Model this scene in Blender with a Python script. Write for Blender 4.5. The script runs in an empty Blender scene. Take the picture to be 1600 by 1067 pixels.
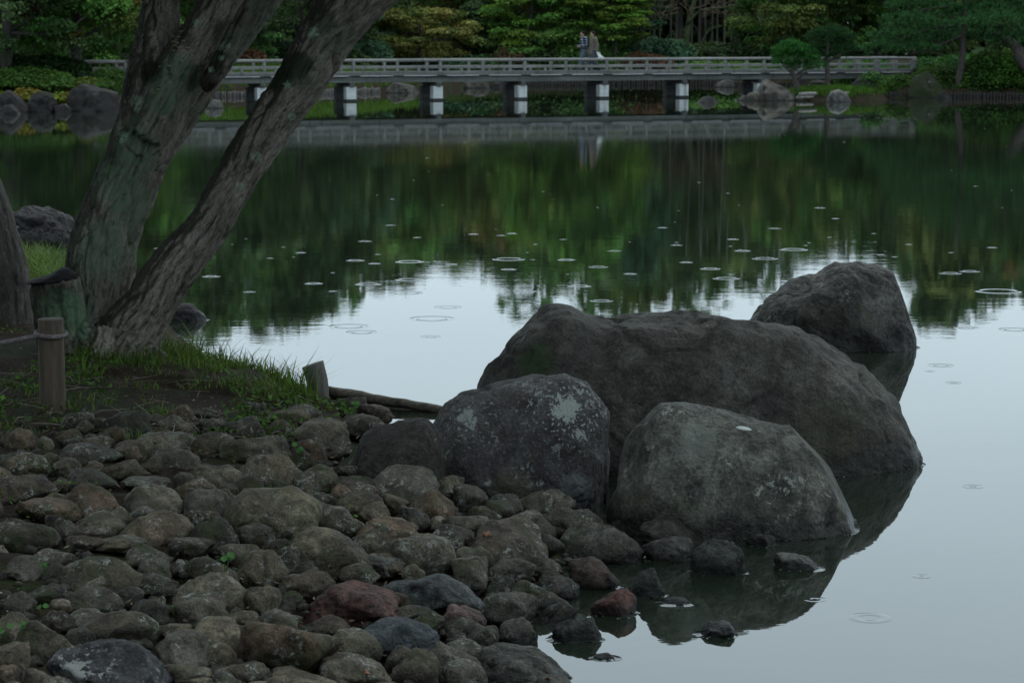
import bpy, bmesh, math, random
import numpy as np
from mathutils import Vector, Matrix

# ------------------------------------------------------------------ camera
W, H, F = 1600.0, 1067.0, 85.0 / 36.0 * 1600.0
CAMH = 2.63
PITCH = math.atan(483.5 / F)
scene = bpy.context.scene
cam_data = bpy.data.cameras.new('camera')
cam = bpy.data.objects.new('camera', cam_data)
scene.collection.objects.link(cam)
cam.location = (0, 0, CAMH)
cam.rotation_euler = (math.pi / 2 - PITCH, 0, 0)
cam_data.lens = 85.0
cam_data.sensor_width = 36.0
cam_data.clip_start = 0.1
cam_data.clip_end = 2000
cam_data.dof.use_dof = True
cam_data.dof.focus_distance = 13.5
cam_data.dof.aperture_fstop = 9.0
scene.camera = cam

# ------------------------------------------------------------------ sky, sun, exposure
SUN_EL, SUN_AZ = math.radians(62), math.radians(25)     # high, over the pond, a little to the right
world = bpy.data.worlds.new('World')
scene.world = world
world.use_nodes = True
wn, wl = world.node_tree.nodes, world.node_tree.links
wn.clear()
w_out = wn.new('ShaderNodeOutputWorld')
w_bg = wn.new('ShaderNodeBackground')
w_sky = wn.new('ShaderNodeTexSky')
w_sky.sky_type = 'NISHITA'
w_sky.sun_disc = False
w_sky.sun_elevation = SUN_EL
w_sky.sun_rotation = SUN_AZ
w_sky.dust_density = 6.0
w_sky.air_density = 1.5
w_hsv = wn.new('ShaderNodeHueSaturation')
w_hsv.inputs['Saturation'].default_value = 0.35
w_mix = wn.new('ShaderNodeMix')
w_mix.data_type = 'RGBA'
w_mix.inputs['Factor'].default_value = 0.78            # a closed cloud layer over the clear sky
w_tc = wn.new('ShaderNodeTexCoord')
w_map = wn.new('ShaderNodeMapping')
w_map.inputs['Scale'].default_value = (1.2, 1.2, 5.0)
w_ns = wn.new('ShaderNodeTexNoise')
w_ns.inputs['Scale'].default_value = 1.6
w_ns.inputs['Detail'].default_value = 3.0
w_rp = wn.new('ShaderNodeValToRGB')
w_rp.color_ramp.elements[0].position = 0.25
w_rp.color_ramp.elements[0].color = (7.0, 9.0, 10.2, 1)
w_rp.color_ramp.elements[1].position = 0.8
w_rp.color_ramp.elements[1].color = (8.9, 11.0, 12.2, 1)
wl.new(w_tc.outputs['Generated'], w_map.inputs['Vector'])
wl.new(w_map.outputs['Vector'], w_ns.inputs['Vector'])
wl.new(w_ns.outputs['Fac'], w_rp.inputs['Fac'])
wl.new(w_sky.outputs['Color'], w_hsv.inputs['Color'])
wl.new(w_hsv.outputs['Color'], w_mix.inputs['A'])
wl.new(w_rp.outputs['Color'], w_mix.inputs['B'])
wl.new(w_mix.outputs['Result'], w_bg.inputs['Color'])
w_bg.inputs['Strength'].default_value = 0.117
wl.new(w_bg.outputs['Background'], w_out.inputs['Surface'])

sun_data = bpy.data.lights.new('sun', 'SUN')
sun_data.energy = 0.5
sun_data.angle = math.radians(45)
sun_data.color = (1.0, 0.97, 0.93)
sun = bpy.data.objects.new('sun', sun_data)
scene.collection.objects.link(sun)
sun.location = (20, 40, 60)
sdir = Vector((math.sin(SUN_AZ) * math.cos(SUN_EL), math.cos(SUN_AZ) * math.cos(SUN_EL), math.sin(SUN_EL)))
sun.rotation_euler = sdir.to_track_quat('Z', 'Y').to_euler()

scene.view_settings.view_transform = 'Standard'
scene.view_settings.look = 'None'
scene.view_settings.exposure = 0.28
scene.view_settings.gamma = 1.0
scene.view_settings.use_curve_mapping = False
scene.render.engine = 'CYCLES'
scene.cycles.max_bounces = 5
scene.cycles.diffuse_bounces = 2
scene.cycles.glossy_bounces = 3
scene.cycles.transmission_bounces = 2
scene.cycles.transparent_max_bounces = 4
scene.cycles.caustics_reflective = False
scene.cycles.caustics_refractive = False

# ------------------------------------------------------------------ helpers
col = scene.collection
rng = np.random.default_rng(11)
random.seed(5)
CP, SP = math.cos(PITCH), math.sin(PITCH)

def ray(x, y):
    u, v = (x - 800.0) / F, -(y - 533.5) / F
    return np.array([u, CP + v * SP, -SP + v * CP])

def gp(x, y, z=0.0):                 # where a sight line meets the level z
    d = ray(x, y)
    return np.array([0, 0, CAMH]) + d * ((z - CAMH) / d[2])

def dp(x, y, Y):                     # point of a sight line at distance Y
    d = ray(x, y)
    return np.array([0, 0, CAMH]) + d * (Y / d[1])

def mpp(Y):                          # metres for one photo pixel at distance Y
    return Y / F

_perm = rng.permutation(256)
_perm = np.concatenate([_perm, _perm, _perm])
_g = rng.normal(size=(256, 3)); _g /= np.linalg.norm(_g, axis=1)[:, None]

def pn(P):
    P = np.asarray(P, float)
    i = np.floor(P).astype(np.int64); f = P - i; i &= 255
    u = f * f * f * (f * (f * 6 - 15) + 10)
    out = 0
    for dx in (0, 1):
        for dy in (0, 1):
            for dz in (0, 1):
                h = _perm[_perm[_perm[(i[:, 0] + dx) & 255] + ((i[:, 1] + dy) & 255)] + ((i[:, 2] + dz) & 255)]
                gv = _g[h]
                w = (u[:, 0] if dx else 1 - u[:, 0]) * (u[:, 1] if dy else 1 - u[:, 1]) * (u[:, 2] if dz else 1 - u[:, 2])
                out = out + w * (gv[:, 0] * (f[:, 0] - dx) + gv[:, 1] * (f[:, 1] - dy) + gv[:, 2] * (f[:, 2] - dz))
    return out * 1.5

def fbm(P, o=4, lac=2.0, gain=0.5):
    a, s, t = 1.0, 1.0, 0
    for k in range(o):
        t = t + a * pn(np.asarray(P) * s + k * 17.3)
        a *= gain; s *= lac
    return t

def mk(name, V, Fc, mat=None, parent=None, smooth=True, tint=None, link=True):
    V = np.asarray(V, np.float32)
    me = bpy.data.meshes.new(name)
    if isinstance(Fc, np.ndarray):
        n, k = Fc.shape
        me.vertices.add(len(V)); me.vertices.foreach_set('co', V.ravel())
        me.loops.add(n * k); me.loops.foreach_set('vertex_index', Fc.astype(np.int32).ravel())
        me.polygons.add(n)
        me.polygons.foreach_set('loop_start', np.arange(0, n * k, k, dtype=np.int32))
        me.update(calc_edges=True)
    else:
        me.from_pydata([tuple(v) for v in V], [], [tuple(f) for f in Fc])
        me.update()
    if smooth:
        me.polygons.foreach_set('use_smooth', np.ones(len(me.polygons), dtype=bool))
    if tint is not None:
        at = me.attributes.new('tint', 'FLOAT_COLOR', 'POINT')
        c = np.ones((len(V), 4), np.float32); c[:, :3] = tint
        at.data.foreach_set('color', c.ravel())
    if mat: me.materials.append(mat)
    o = bpy.data.objects.new(name, me)
    if link: col.objects.link(o)
    if parent is not None: set_parent(o, parent)
    return o

def set_parent(o, p):
    o.parent = p
    if p.type == 'EMPTY':
        o.matrix_parent_inverse = Matrix.Translation(-p.location)

def tag(o, label=None, cat=None, group=None, kind=None):
    if label: o['label'] = label
    if cat: o['category'] = cat
    if group: o['group'] = group
    if kind: o['kind'] = kind
    return o

def thing(name, label, cat, loc, group=None):
    o = bpy.data.objects.new(name, None)
    o.empty_display_size = 0.2
    o.location = tuple(loc)
    col.objects.link(o)
    return tag(o, label, cat, group)

class MB:                            # collects shapes for ONE mesh
    def __init__(s): s.V = []; s.F = []; s.n = 0
    def add(s, V, Fc):
        s.V += [tuple(v) for v in V]; s.F += [tuple(i + s.n for i in f) for f in Fc]; s.n += len(V); return s
    def box(s, c, dx, dy, dz, R=None, bev=0.0):
        bm = bmesh.new(); bmesh.ops.create_cube(bm, size=1.0)
        bmesh.ops.scale(bm, vec=(dx, dy, dz), verts=bm.verts)
        if bev: bmesh.ops.bevel(bm, geom=bm.edges[:], offset=bev, segments=1, affect='EDGES')
        M = Matrix.Translation(Vector(c)) @ (R.to_4x4() if R else Matrix())
        bm.transform(M); bm.verts.index_update()
        s.add([v.co for v in bm.verts], [[v.index for v in f.verts] for f in bm.faces]); bm.free(); return s
    def tube(s, pts, rad, n=10, cap=True):
        V, Fc = tube(pts, rad, n, cap); return s.add(V, Fc)
    def build(s, name, mat, parent=None, smooth=False):
        return mk(name, s.V, s.F, mat, parent, smooth)

def frames(pts):
    pts = np.asarray(pts, float)
    t = np.gradient(pts, axis=0); t /= np.linalg.norm(t, axis=1)[:, None] + 1e-12
    ref = np.array([0, 0, 1.0]) if abs(t[0][2]) < 0.9 else np.array([0, 1.0, 0])
    n = np.cross(t[0], ref); n /= np.linalg.norm(n)
    N, B = [], []
    for k in range(len(pts)):
        n = n - t[k] * np.dot(n, t[k]); n /= np.linalg.norm(n)
        N.append(n); B.append(np.cross(t[k], n))
    return pts, t, np.array(N), np.array(B)

def tube(pts, rad, n=10, cap=True):
    pts, t, N, B = frames(pts)
    rad = np.broadcast_to(np.asarray(rad, float), (len(pts),))
    a = np.linspace(0, 2 * np.pi, n, endpoint=False)
    V = (pts[:, None, :] + rad[:, None, None] * (np.cos(a)[None, :, None] * N[:, None, :] + np.sin(a)[None, :, None] * B[:, None, :])).reshape(-1, 3)
    Fc = []
    for k in range(len(pts) - 1):
        for j in range(n):
            Fc.append((k * n + j, k * n + (j + 1) % n, (k + 1) * n + (j + 1) % n, (k + 1) * n + j))
    if cap:
        Fc.append(tuple(range(n))[::-1]); Fc.append(tuple((len(pts) - 1) * n + j for j in range(n)))
    return V, Fc

def spline(P, n):                    # Catmull-Rom through the rows of P
    P = np.asarray(P, float)
    Q = np.vstack([2 * P[0] - P[1], P, 2 * P[-1] - P[-2]])
    out = []
    for u in np.linspace(0, len(P) - 1, n):
        k = min(int(u), len(P) - 2); f = u - k
        a, b, c, d = Q[k], Q[k + 1], Q[k + 2], Q[k + 3]
        out.append(0.5 * (2 * b + (c - a) * f + (2 * a - 5 * b + 4 * c - d) * f * f + (3 * b - a - 3 * c + d) * f ** 3))
    return np.array(out)

_ico = {}
def ico(n):
    if n not in _ico:
        bm = bmesh.new(); bmesh.ops.create_icosphere(bm, subdivisions=n, radius=1.0)
        bm.verts.index_update()
        _ico[n] = (np.array([v.co for v in bm.verts]), np.array([[v.index for v in f.verts] for f in bm.faces]))
        bm.free()
    return _ico[n][0].copy(), _ico[n][1]

# ------------------------------------------------------------------ materials
class NT:
    def __init__(s, name):
        s.m = bpy.data.materials.new(name); s.m.use_nodes = True
        s.t = s.m.node_tree; s.t.nodes.clear()
        s.out = s.t.nodes.new('ShaderNodeOutputMaterial')
    def n(s, typ, **kw):
        nd = s.t.nodes.new('ShaderNode' + typ)
        for k, v in kw.items():
            if hasattr(nd, k): setattr(nd, k, v)
            else: s.i(nd, k, v)
        return nd
    def i(s, nd, k, v):
        sock = nd.inputs[k]
        if isinstance(v, bpy.types.NodeSocket): s.t.links.new(v, sock)
        else:
            if isinstance(v, tuple) and len(v) == 3 and sock.type == 'RGBA': v = v + (1,)
            sock.default_value = v
    def math(s, op, a, b=0.0, clamp=False):
        nd = s.n('Math', operation=op); nd.use_clamp = clamp
        s.i(nd, 0, a); s.i(nd, 1, b); return nd.outputs[0]
    def mix(s, f, a, b, typ='MIX'):
        nd = s.n('Mix'); nd.data_type = 'RGBA'; nd.blend_type = typ
        s.i(nd, 'Factor', f)
        for k, v in (('A', a), ('B', b)):
            sk = [q for q in nd.inputs if q.name == k and q.type == 'RGBA'][0]
            if isinstance(v, bpy.types.NodeSocket): s.t.links.new(v, sk)
            else: sk.default_value = tuple(v)[:3] + (1,)
        return [q for q in nd.outputs if q.type == 'RGBA'][0]
    def noise(s, vec, scale, detail=4.0, rough=0.55, dist=0.0):
        nd = s.n('TexNoise'); nd.inputs['Scale'].default_value = scale
        nd.inputs['Detail'].default_value = detail; nd.inputs['Roughness'].default_value = rough
        nd.inputs['Distortion'].default_value = dist
        if vec is not None: s.t.links.new(vec, nd.inputs['Vector'])
        return nd.outputs['Fac']
    def ramp(s, f, a, b):            # smooth step from a to b
        nd = s.n('MapRange'); nd.interpolation_type = 'SMOOTHSTEP'
        s.i(nd, 'Value', f); s.i(nd, 'From Min', a); s.i(nd, 'From Max', b)
        return nd.outputs[0]
    def pos(s): return s.n('NewGeometry').outputs['Position']
    def mapv(s, vec, scale=(1, 1, 1), loc=(0, 0, 0), rot=(0, 0, 0)):
        nd = s.n('Mapping'); s.i(nd, 'Vector', vec)
        nd.inputs['Scale'].default_value = scale; nd.inputs['Location'].default_value = loc; nd.inputs['Rotation'].default_value = rot
        return nd.outputs[0]
    def bump(s, h, strength, dist, normal=None):
        nd = s.n('Bump'); s.i(nd, 'Height', h); s.i(nd, 'Strength', strength); s.i(nd, 'Distance', dist)
        if normal is not None: s.i(nd, 'Normal', normal)
        return nd.outputs[0]
    def pbr(s, color, rough=0.7, normal=None, spec=0.5, **kw):
        nd = s.n('BsdfPrincipled'); s.i(nd, 'Base Color', color); s.i(nd, 'Roughness', rough)
        s.i(nd, 'Specular IOR Level', spec)
        if normal is not None: s.i(nd, 'Normal', normal)
        for k, v in kw.items(): s.i(nd, k, v)
        s.t.links.new(nd.outputs[0], s.out.inputs['Surface']); return nd
    def dist_to(s, P, c, sy=1.0):
        v = s.n('VectorMath', operation='SUBTRACT'); s.i(v, 0, P); v.inputs[1].default_value = tuple(c)
        m = s.n('VectorMath', operation='MULTIPLY'); s.i(m, 0, v.outputs[0]); m.inputs[1].default_value = (1, sy, 1)
        l = s.n('VectorMath', operation='LENGTH'); s.i(l, 0, m.outputs[0]); return l.outputs['Value']

def water_material():
    k = NT('pond_water'); P = k.pos()
    fine = k.noise(k.mapv(P, (5.0, 9.0, 1.0)), 1.0, 3.0, 0.55)
    mid = k.noise(k.mapv(P, (0.9, 2.2, 1.0)), 1.0, 2.0, 0.5)
    patch = k.ramp(k.noise(k.mapv(P, (0.05, 0.09, 1.0)), 1.0, 2.0), 0.35, 0.7)
    sep = k.n('SeparateXYZ', Vector=P)
    calm = k.math('SUBTRACT', 1.0, k.ramp(sep.outputs['Y'], 50.0, 78.0))      # sheltered, still water at the bridge
    ruf = k.ramp(sep.outputs['Y'], 17.0, 42.0)
    amt = k.math('MULTIPLY', k.math('ADD', k.math('MULTIPLY', ruf, 0.62), 0.30), k.math('ADD', k.math('MULTIPLY', calm, 0.92), 0.08))
    amt = k.math('MULTIPLY', amt, k.math('ADD', k.math('MULTIPLY', patch, 0.6), 0.5))
    h = k.math('ADD', k.math('MULTIPLY', fine, 0.0009), k.math('MULTIPLY', mid, 0.0016))
    b = k.bump(h, amt, 1.0)
    k.pbr((0.011, 0.016, 0.010), 0.015, b, 0.5, IOR=1.75)
    return k.m

def rock_material(name, c1, c2, c3, lich=0.0, moss=0.0, spots=(), rough=0.62, scale=1.0, use_obj=False, wet=0.10, mossspots=(), relief=1.0, patchy=1.0, dark=0.76):
    """weathered stone: mottled minerals, crusty lichen, moss and a dark wet band at the waterline"""
    k = NT(name); P = k.pos()
    if use_obj:
        oi = k.n('ObjectInfo')
        off = k.n('VectorMath', operation='SCALE'); k.i(off, 0, oi.outputs['Color']); off.inputs['Scale'].default_value = 37.0
        ad = k.n('VectorMath', operation='ADD'); k.i(ad, 0, P); k.i(ad, 1, off.outputs[0])
        Q = ad.outputs[0]
    else: Q = P
    n1 = k.noise(Q, 2.6 * scale, 5, 0.6, 0.6)
    n2 = k.noise(Q, 9.0 * scale, 6, 0.65, 0.3)
    n3 = k.noise(Q, 60.0 * scale, 3, 0.6)
    n4 = k.noise(Q, 190.0 * scale, 2, 0.6)
    c = k.mix(k.ramp(n1, 0.38, 0.62), c1, c2)
    if use_obj:
        c = k.mix(1.0, c, oi.outputs['Color'], 'MULTIPLY')
    c = k.mix(k.math('MULTIPLY', k.ramp(n2, 0.45, 0.68), 0.75), c, c3)
    sp = k.mix(k.ramp(n3, 0.3, 0.75), (0.62, 0.62, 0.62), (1.4, 1.4, 1.36))
    c = k.mix(1.0, c, sp, 'MULTIPLY')
    pt_ = k.noise(k.mapv(Q, (1.0, 1.0, 0.45)), 5.2 * scale, 6, 0.68, 1.2)
    c = k.mix(1.0, c, k.mix(k.ramp(pt_, 0.34, 0.68), (1 - 0.58 * patchy, 1 - 0.60 * patchy, 1 - 0.62 * patchy), (1 + 0.65 * patchy, 1 + 0.66 * patchy, 1 + 0.62 * patchy)), 'MULTIPLY')
    c = k.mix(k.math('MULTIPLY', k.ramp(n4, 0.62, 0.72), 0.4), c, (0.22, 0.22, 0.21))
    nz = k.n('SeparateXYZ', Vector=k.n('NewGeometry').outputs['Normal']).outputs['Z']
    if moss > 0:
        mo = k.math('MULTIPLY', k.ramp(k.noise(Q, 3.3 * scale, 5, 0.65), 0.62 - 0.25 * moss, 0.74 - 0.2 * moss), k.ramp(n3, 0.25, 0.6))
        c = k.mix(k.math('MULTIPLY', mo, min(1.0, 0.5 + moss * 0.5)), c, (0.028, 0.042, 0.010))
    cr = k.noise(Q, 26 * scale, 5, 0.7, 0.8)
    if lich > 0:
        li = k.math('MULTIPLY', k.ramp(k.noise(Q, 4.3 * scale, 3, 0.6), 0.66 - 0.2 * lich, 0.72 - 0.15 * lich), k.ramp(cr, 0.52, 0.60))
        c = k.mix(k.math('MULTIPLY', li, 0.85), c, (0.26, 0.27, 0.245))
    fleck = k.noise(Q, 52, 2, 0.5)
    crk = k.noise(Q, 48, 5, 0.72, 0.6)
    for (pc, r, colr, dens) in spots:
        d = k.dist_to(P, pc, 0.45)
        d = k.math('ADD', d, k.math('MULTIPLY', k.math('SUBTRACT', k.noise(P, 9.0, 5, 0.7), 0.5), r * 1.5))
        core = k.math('SUBTRACT', 1.0, k.ramp(d, r * 0.35, r * 1.0))
        halo = k.math('MULTIPLY', k.math('SUBTRACT', 1.0, k.ramp(d, r * 0.9, r * 2.5)), k.ramp(fleck, 0.61, 0.65))
        body = k.ramp(k.math('ADD', k.math('ADD', k.math('MULTIPLY', crk, 1.1), k.math('MULTIPLY', cr, 0.6)), k.math('MULTIPLY', core, 0.5)), 1.08, 1.16)
        f = k.math('MULTIPLY', k.math('MAXIMUM', body, halo), dens)
        c = k.mix(f, c, colr)
    for (pc, r, colr, dens) in mossspots:
        d = k.dist_to(P, pc, 0.6)
        d = k.math('ADD', d, k.math('MULTIPLY', k.math('SUBTRACT', n2, 0.5), r * 1.6))
        f = k.math('MULTIPLY', k.math('SUBTRACT', 1.0, k.ramp(d, r * 0.4, r)), k.ramp(n3, 0.2, 0.55))
        c = k.mix(k.math('MULTIPLY', f, dens), c, colr)
    z = k.n('SeparateXYZ', Vector=P).outputs['Z']
    zz = k.math('ADD', z, k.math('MULTIPLY', k.math('SUBTRACT', n2, 0.5), 0.05))
    wetf = k.math('SUBTRACT', 1.0, k.ramp(zz, wet * 0.25, wet * 1.25))
    c = k.mix(k.math('MULTIPLY', wetf, 0.9), c, k.mix(1.0, c, (0.16, 0.15, 0.13), 'MULTIPLY'))
    ro = k.math('SUBTRACT', k.math('ADD', rough, k.math('MULTIPLY', n2, 0.2)), k.math('MULTIPLY', wetf, 0.38), True)
    b = k.bump(n2, 0.7 * relief, 0.06)
    b = k.bump(pt_, 0.5 * relief, 0.04, b)
    b = k.bump(cr, 0.6 * relief, 0.018, b)
    b = k.bump(n3, 0.5 * relief, 0.006, b)
    b = k.bump(n4, 0.35, 0.002, b)
    c = k.mix(1.0, c, (dark, dark * 0.975, dark * 0.94), 'MULTIPLY')
    k.pbr(c, ro, b, 0.22)
    return k.m

def leaf_material(name, trans=0.3, rough=0.7, var=0.5):
    k = NT(name)
    at = k.n('Attribute'); at.attribute_name = 'tint'
    ri = k.n('NewGeometry').outputs['Random Per Island']
    s = k.math('ADD', k.math('MULTIPLY', ri, 2 * var), 1 - var)
    c = k.mix(1.0, at.outputs['Color'], k.n('CombineXYZ', X=s, Y=s, Z=s).outputs[0], 'MULTIPLY')
    p = k.pbr(c, rough, None, 0.08)
    tr = k.n('BsdfTranslucent'); k.i(tr, 'Color', k.mix(1.0, c, (1.3, 1.25, 0.6), 'MULTIPLY'))
    mx = k.n('MixShader'); mx.inputs[0].default_value = trans
    k.t.links.new(p.outputs[0], mx.inputs[1]); k.t.links.new(tr.outputs[0], mx.inputs[2])
    k.t.links.new(mx.outputs[0], k.out.inputs['Surface'])
    return k.m

def plain(name, c, rough=0.7, var=0.35, scale=8.0, stretch=(1, 1, 1), bump=0.2, bd=0.01, spec=0.4, c2=None):
    k = NT(name); P = k.n('TexCoord').outputs['Object']
    v = k.mapv(P, stretch)
    n1 = k.noise(v, scale, 5, 0.6); n2 = k.noise(v, scale * 6, 3, 0.6)
    f = k.mix(k.ramp(n1, 0.3, 0.7), (1 - var,) * 3, (1 + var,) * 3)
    cc = k.mix(1.0, c, f, 'MULTIPLY')
    if c2 is not None: cc = k.mix(k.ramp(k.noise(v, scale * 0.45, 4, 0.6), 0.5, 0.68), cc, c2)
    b = k.bump(n2, bump, bd * 0.4, k.bump(n1, bump, bd))
    k.pbr(cc, rough, b, spec)
    return k.m

def bark_material(name, c1, c2, moss, lichpts=(), green=(), mossy=(), dark=()):
    """grey-brown furrowed bark; the 'bark' attribute holds (around, along) so that the furrows follow the stem"""
    k = NT(name); P = k.pos()
    at = k.n('Attribute'); at.attribute_name = 'bark'
    B = at.outputs['Vector']
    f1 = k.noise(k.mapv(B, (55, 11.0, 55)), 1.0, 6, 0.7, 0.9)
    f2 = k.noise(k.mapv(B, (140, 40.0, 140)), 1.0, 4, 0.6, 0.4)
    gl = k.noise(k.mapv(B, (10, 3.2, 10)), 1.0, 6, 0.65, 0.8)
    n1 = k.noise(P, 3.0, 5, 0.6, 0.4); n2 = k.noise(P, 30, 4, 0.65); n3 = k.noise(P, 11, 5, 0.65)
    c = k.mix(k.ramp(f1, 0.30, 0.56), c1, c2)
    c = k.mix(1.0, c, k.mix(k.ramp(f2, 0.3, 0.7), (0.65, 0.65, 0.65), (1.3, 1.28, 1.26)), 'MULTIPLY')
    c = k.mix(k.math('MULTIPLY', k.ramp(n3, 0.56, 0.7), 0.5), c, (0.15, 0.15, 0.135))
    c = k.mix(1.0, c, k.mix(k.ramp(gl, 0.34, 0.66), (0.7, 0.68, 0.66), (1.3, 1.3, 1.28)), 'MULTIPLY')
    # moss on the upper side of the lean, with side shading painted into the colour
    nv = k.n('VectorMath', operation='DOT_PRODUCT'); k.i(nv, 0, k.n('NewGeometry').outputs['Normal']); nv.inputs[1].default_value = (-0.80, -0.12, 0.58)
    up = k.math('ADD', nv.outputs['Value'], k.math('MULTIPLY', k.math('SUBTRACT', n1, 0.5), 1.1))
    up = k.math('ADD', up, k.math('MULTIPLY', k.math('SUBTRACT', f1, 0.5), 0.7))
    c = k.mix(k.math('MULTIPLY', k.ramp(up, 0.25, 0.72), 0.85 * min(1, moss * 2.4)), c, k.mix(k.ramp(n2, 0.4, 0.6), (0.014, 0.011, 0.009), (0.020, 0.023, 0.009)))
    mo = k.math('MULTIPLY', k.ramp(n1, 0.66 - 0.2 * moss, 0.76 - 0.2 * moss), k.ramp(n2, 0.3, 0.6))
    c = k.mix(k.math('MULTIPLY', mo, 0.8), c, (0.016, 0.022, 0.007))
    wob = k.math('SUBTRACT', n3, 0.5)
    for (pc, r, amt) in mossy:
        d = k.math('ADD', k.dist_to(P, pc, 0.5), k.math('MULTIPLY', wob, r * 1.4))
        c = k.mix(k.math('MULTIPLY', k.math('SUBTRACT', 1.0, k.ramp(d, r * 0.5, r)), amt), c, (0.008, 0.012, 0.003))
    for (pc, r, amt) in green:
        d = k.math('ADD', k.dist_to(P, pc, 0.5), k.math('MULTIPLY', wob, r * 1.6))
        f = k.math('MULTIPLY', k.math('SUBTRACT', 1.0, k.ramp(d, r * 0.3, r)), k.math('ADD', k.math('MULTIPLY', k.ramp(n2, 0.32, 0.6), 0.7), 0.3))
        c = k.mix(k.math('MULTIPLY', f, amt), c, (0.105, 0.172, 0.10))
    for (pc, r) in lichpts:
        d = k.math('ADD', k.dist_to(P, pc, 0.4), k.math('MULTIPLY', k.math('SUBTRACT', k.noise(P, 40, 4, 0.7), 0.5), r * 1.5))
        d = k.math('ADD', d, k.math('MULTIPLY', k.math('SUBTRACT', n3, 0.5), r * 3.2))
        f = k.math('MULTIPLY', k.math('SUBTRACT', 1.0, k.ramp(d, r * 0.6, r * 1.05)), k.math('ADD', k.math('MULTIPLY', k.ramp(n2, 0.38, 0.56), 0.75), 0.2))
        c = k.mix(k.math('MULTIPLY', f, 0.9), c, (0.25, 0.34, 0.25))
    b = k.bump(f1, 0.7, 0.022); b = k.bump(f2, 0.6, 0.008, b); b = k.bump(n2, 0.4, 0.006, b)
    k.pbr(c, 0.8, b, 0.25)
    return k.m

# ================================================================== SETTING: terrain and water
NEAR = np.array([(9, -60), (5, -20), (2.6, -4), (1.5, 3), (0.7, 6.5), (0.22, 8.6), (0.16, 9.7), (0.14, 10.4), (0.42, 11.2), (0.62, 12.0), (0.62, 12.9),
                 (0.1, 14.2), (-0.38, 15.2), (-0.5, 15.8), (-0.85, 16.0), (-1.08, 16.25), (-1.36, 17.0), (-1.62, 17.35), (-2.35, 18.7), (-3.15, 21.4),
                 (-4.6, 26.0), (-6.9, 34.0), (-10.5, 40.0), (-40, 46), (-120, 40), (-120, -60)], float)
LEFT = np.array([(-13.6, 81.3), (-12.6, 83.5), (-13.2, 86.5), (-15.2, 92.5), (-15.5, 97), (-13.5, 98.6), (-11.5, 99.2), (-9.0, 102), (-5.6, 106.4), (-3.2, 112), (-0.5, 119),
                 (5, 121), (10, 121), (14, 117), (16.6, 110), (16.2, 104), (15.2, 99.5), (13.6, 98.6), (15.5, 97.6), (20, 97.4), (32, 95), (70, 84),
                 (420, 60), (420, 700), (-420, 700), (-420, 60), (-70, 74), (-32, 80.2), (-17, 80.9)], float)
ISLE = np.array([(10.7, 95.2), (11.1, 94.1), (12.2, 93.6), (13.4, 93.7), (14.4, 94.3), (14.6, 95.8), (12.8, 96.8), (11.0, 96.4)], float)

def sdist(X, Y, poly):               # > 0 inside; also index of the nearest edge
    X = np.asarray(X, float); Y = np.asarray(Y, float)
    best = np.full(X.shape, 1e9); idx = np.zeros(X.shape, int); ins = np.zeros(X.shape, bool)
    n = len(poly)
    for k in range(n):
        a, b = poly[k], poly[(k + 1) % n]
        d = b - a; L = d @ d
        t = np.clip(((X - a[0]) * d[0] + (Y - a[1]) * d[1]) / L, 0, 1)
        q = np.hypot(X - a[0] - t * d[0], Y - a[1] - t * d[1])
        m = q < best; best = np.where(m, q, best); idx = np.where(m, k, idx)
        c = ((a[1] > Y) != (b[1] > Y)) & (X < (b[0] - a[0]) * (Y - a[1]) / (b[1] - a[1] + 1e-12) + a[0])
        ins ^= c
    return np.where(ins, best, -best), idx

def gh(X, Y):
    X = np.atleast_1d(np.asarray(X, float)); Y = np.atleast_1d(np.asarray(Y, float))
    dn, k = sdist(X, Y, NEAR)
    # the cobble beach slopes gently, the planted bank behind it is held by a plank
    wb = 1 / (1 + np.exp(-(Y - 15.6) / 0.5))
    beach = 0.46 * (1 - np.exp(-np.maximum(dn, 0) / 1.5)) + 0.05 * np.maximum(dn - 2.6, 0)
    bank = 0.10 + 0.34 * (1 - np.exp(-np.maximum(dn, 0) / 0.8))
    zn = np.where(dn > 0, beach * (1 - wb) + bank * wb, np.maximum(dn * 0.35, -1.0))
    zn = np.minimum(zn, 1.05)
    dl, _ = sdist(X, Y, LEFT)
    zl = np.where(dl > 0, 0.30 + 0.75 * (1 - np.exp(-dl / 4.0)), np.maximum(dl * 0.6, -1.0))
    di, _ = sdist(X, Y, ISLE)
    zi = np.where(di > 0, 0.22 + 0.2 * (1 - np.exp(-di / 0.8)), np.maximum(di * 0.6, -1.0))
    z = np.maximum(np.maximum(zn, zl), zi)
    return z
_gx = np.unique(np.concatenate([np.arange(-30, -8, 0.5), np.arange(-8, 4, 0.08), np.arange(4, 40, 0.5)])); _gy = np.unique(np.concatenate([np.arange(-30, 8, 1.0), np.arange(8, 24, 0.1), np.arange(24, 76, 1.0), np.arange(76, 160, 0.35)]))
_GX, _GY = np.meshgrid(_gx, _gy)
_GT = gh(_GX.ravel(), _GY.ravel()).reshape(_GX.shape)
import bisect
_lx, _ly, _lt = _gx.tolist(), _gy.tolist(), _GT.tolist()
def gz(x, y):
    i = min(max(bisect.bisect(_lx, x) - 1, 0), len(_lx) - 2); j = min(max(bisect.bisect(_ly, y) - 1, 0), len(_ly) - 2)
    u = min(max((x - _lx[i]) / (_lx[i + 1] - _lx[i]), 0), 1); v = min(max((y - _ly[j]) / (_ly[j + 1] - _ly[j]), 0), 1)
    a, b = _lt[j], _lt[j + 1]
    return (a[i] * (1 - u) + a[i + 1] * u) * (1 - v) + (b[i] * (1 - u) + b[i + 1] * u) * v

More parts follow.
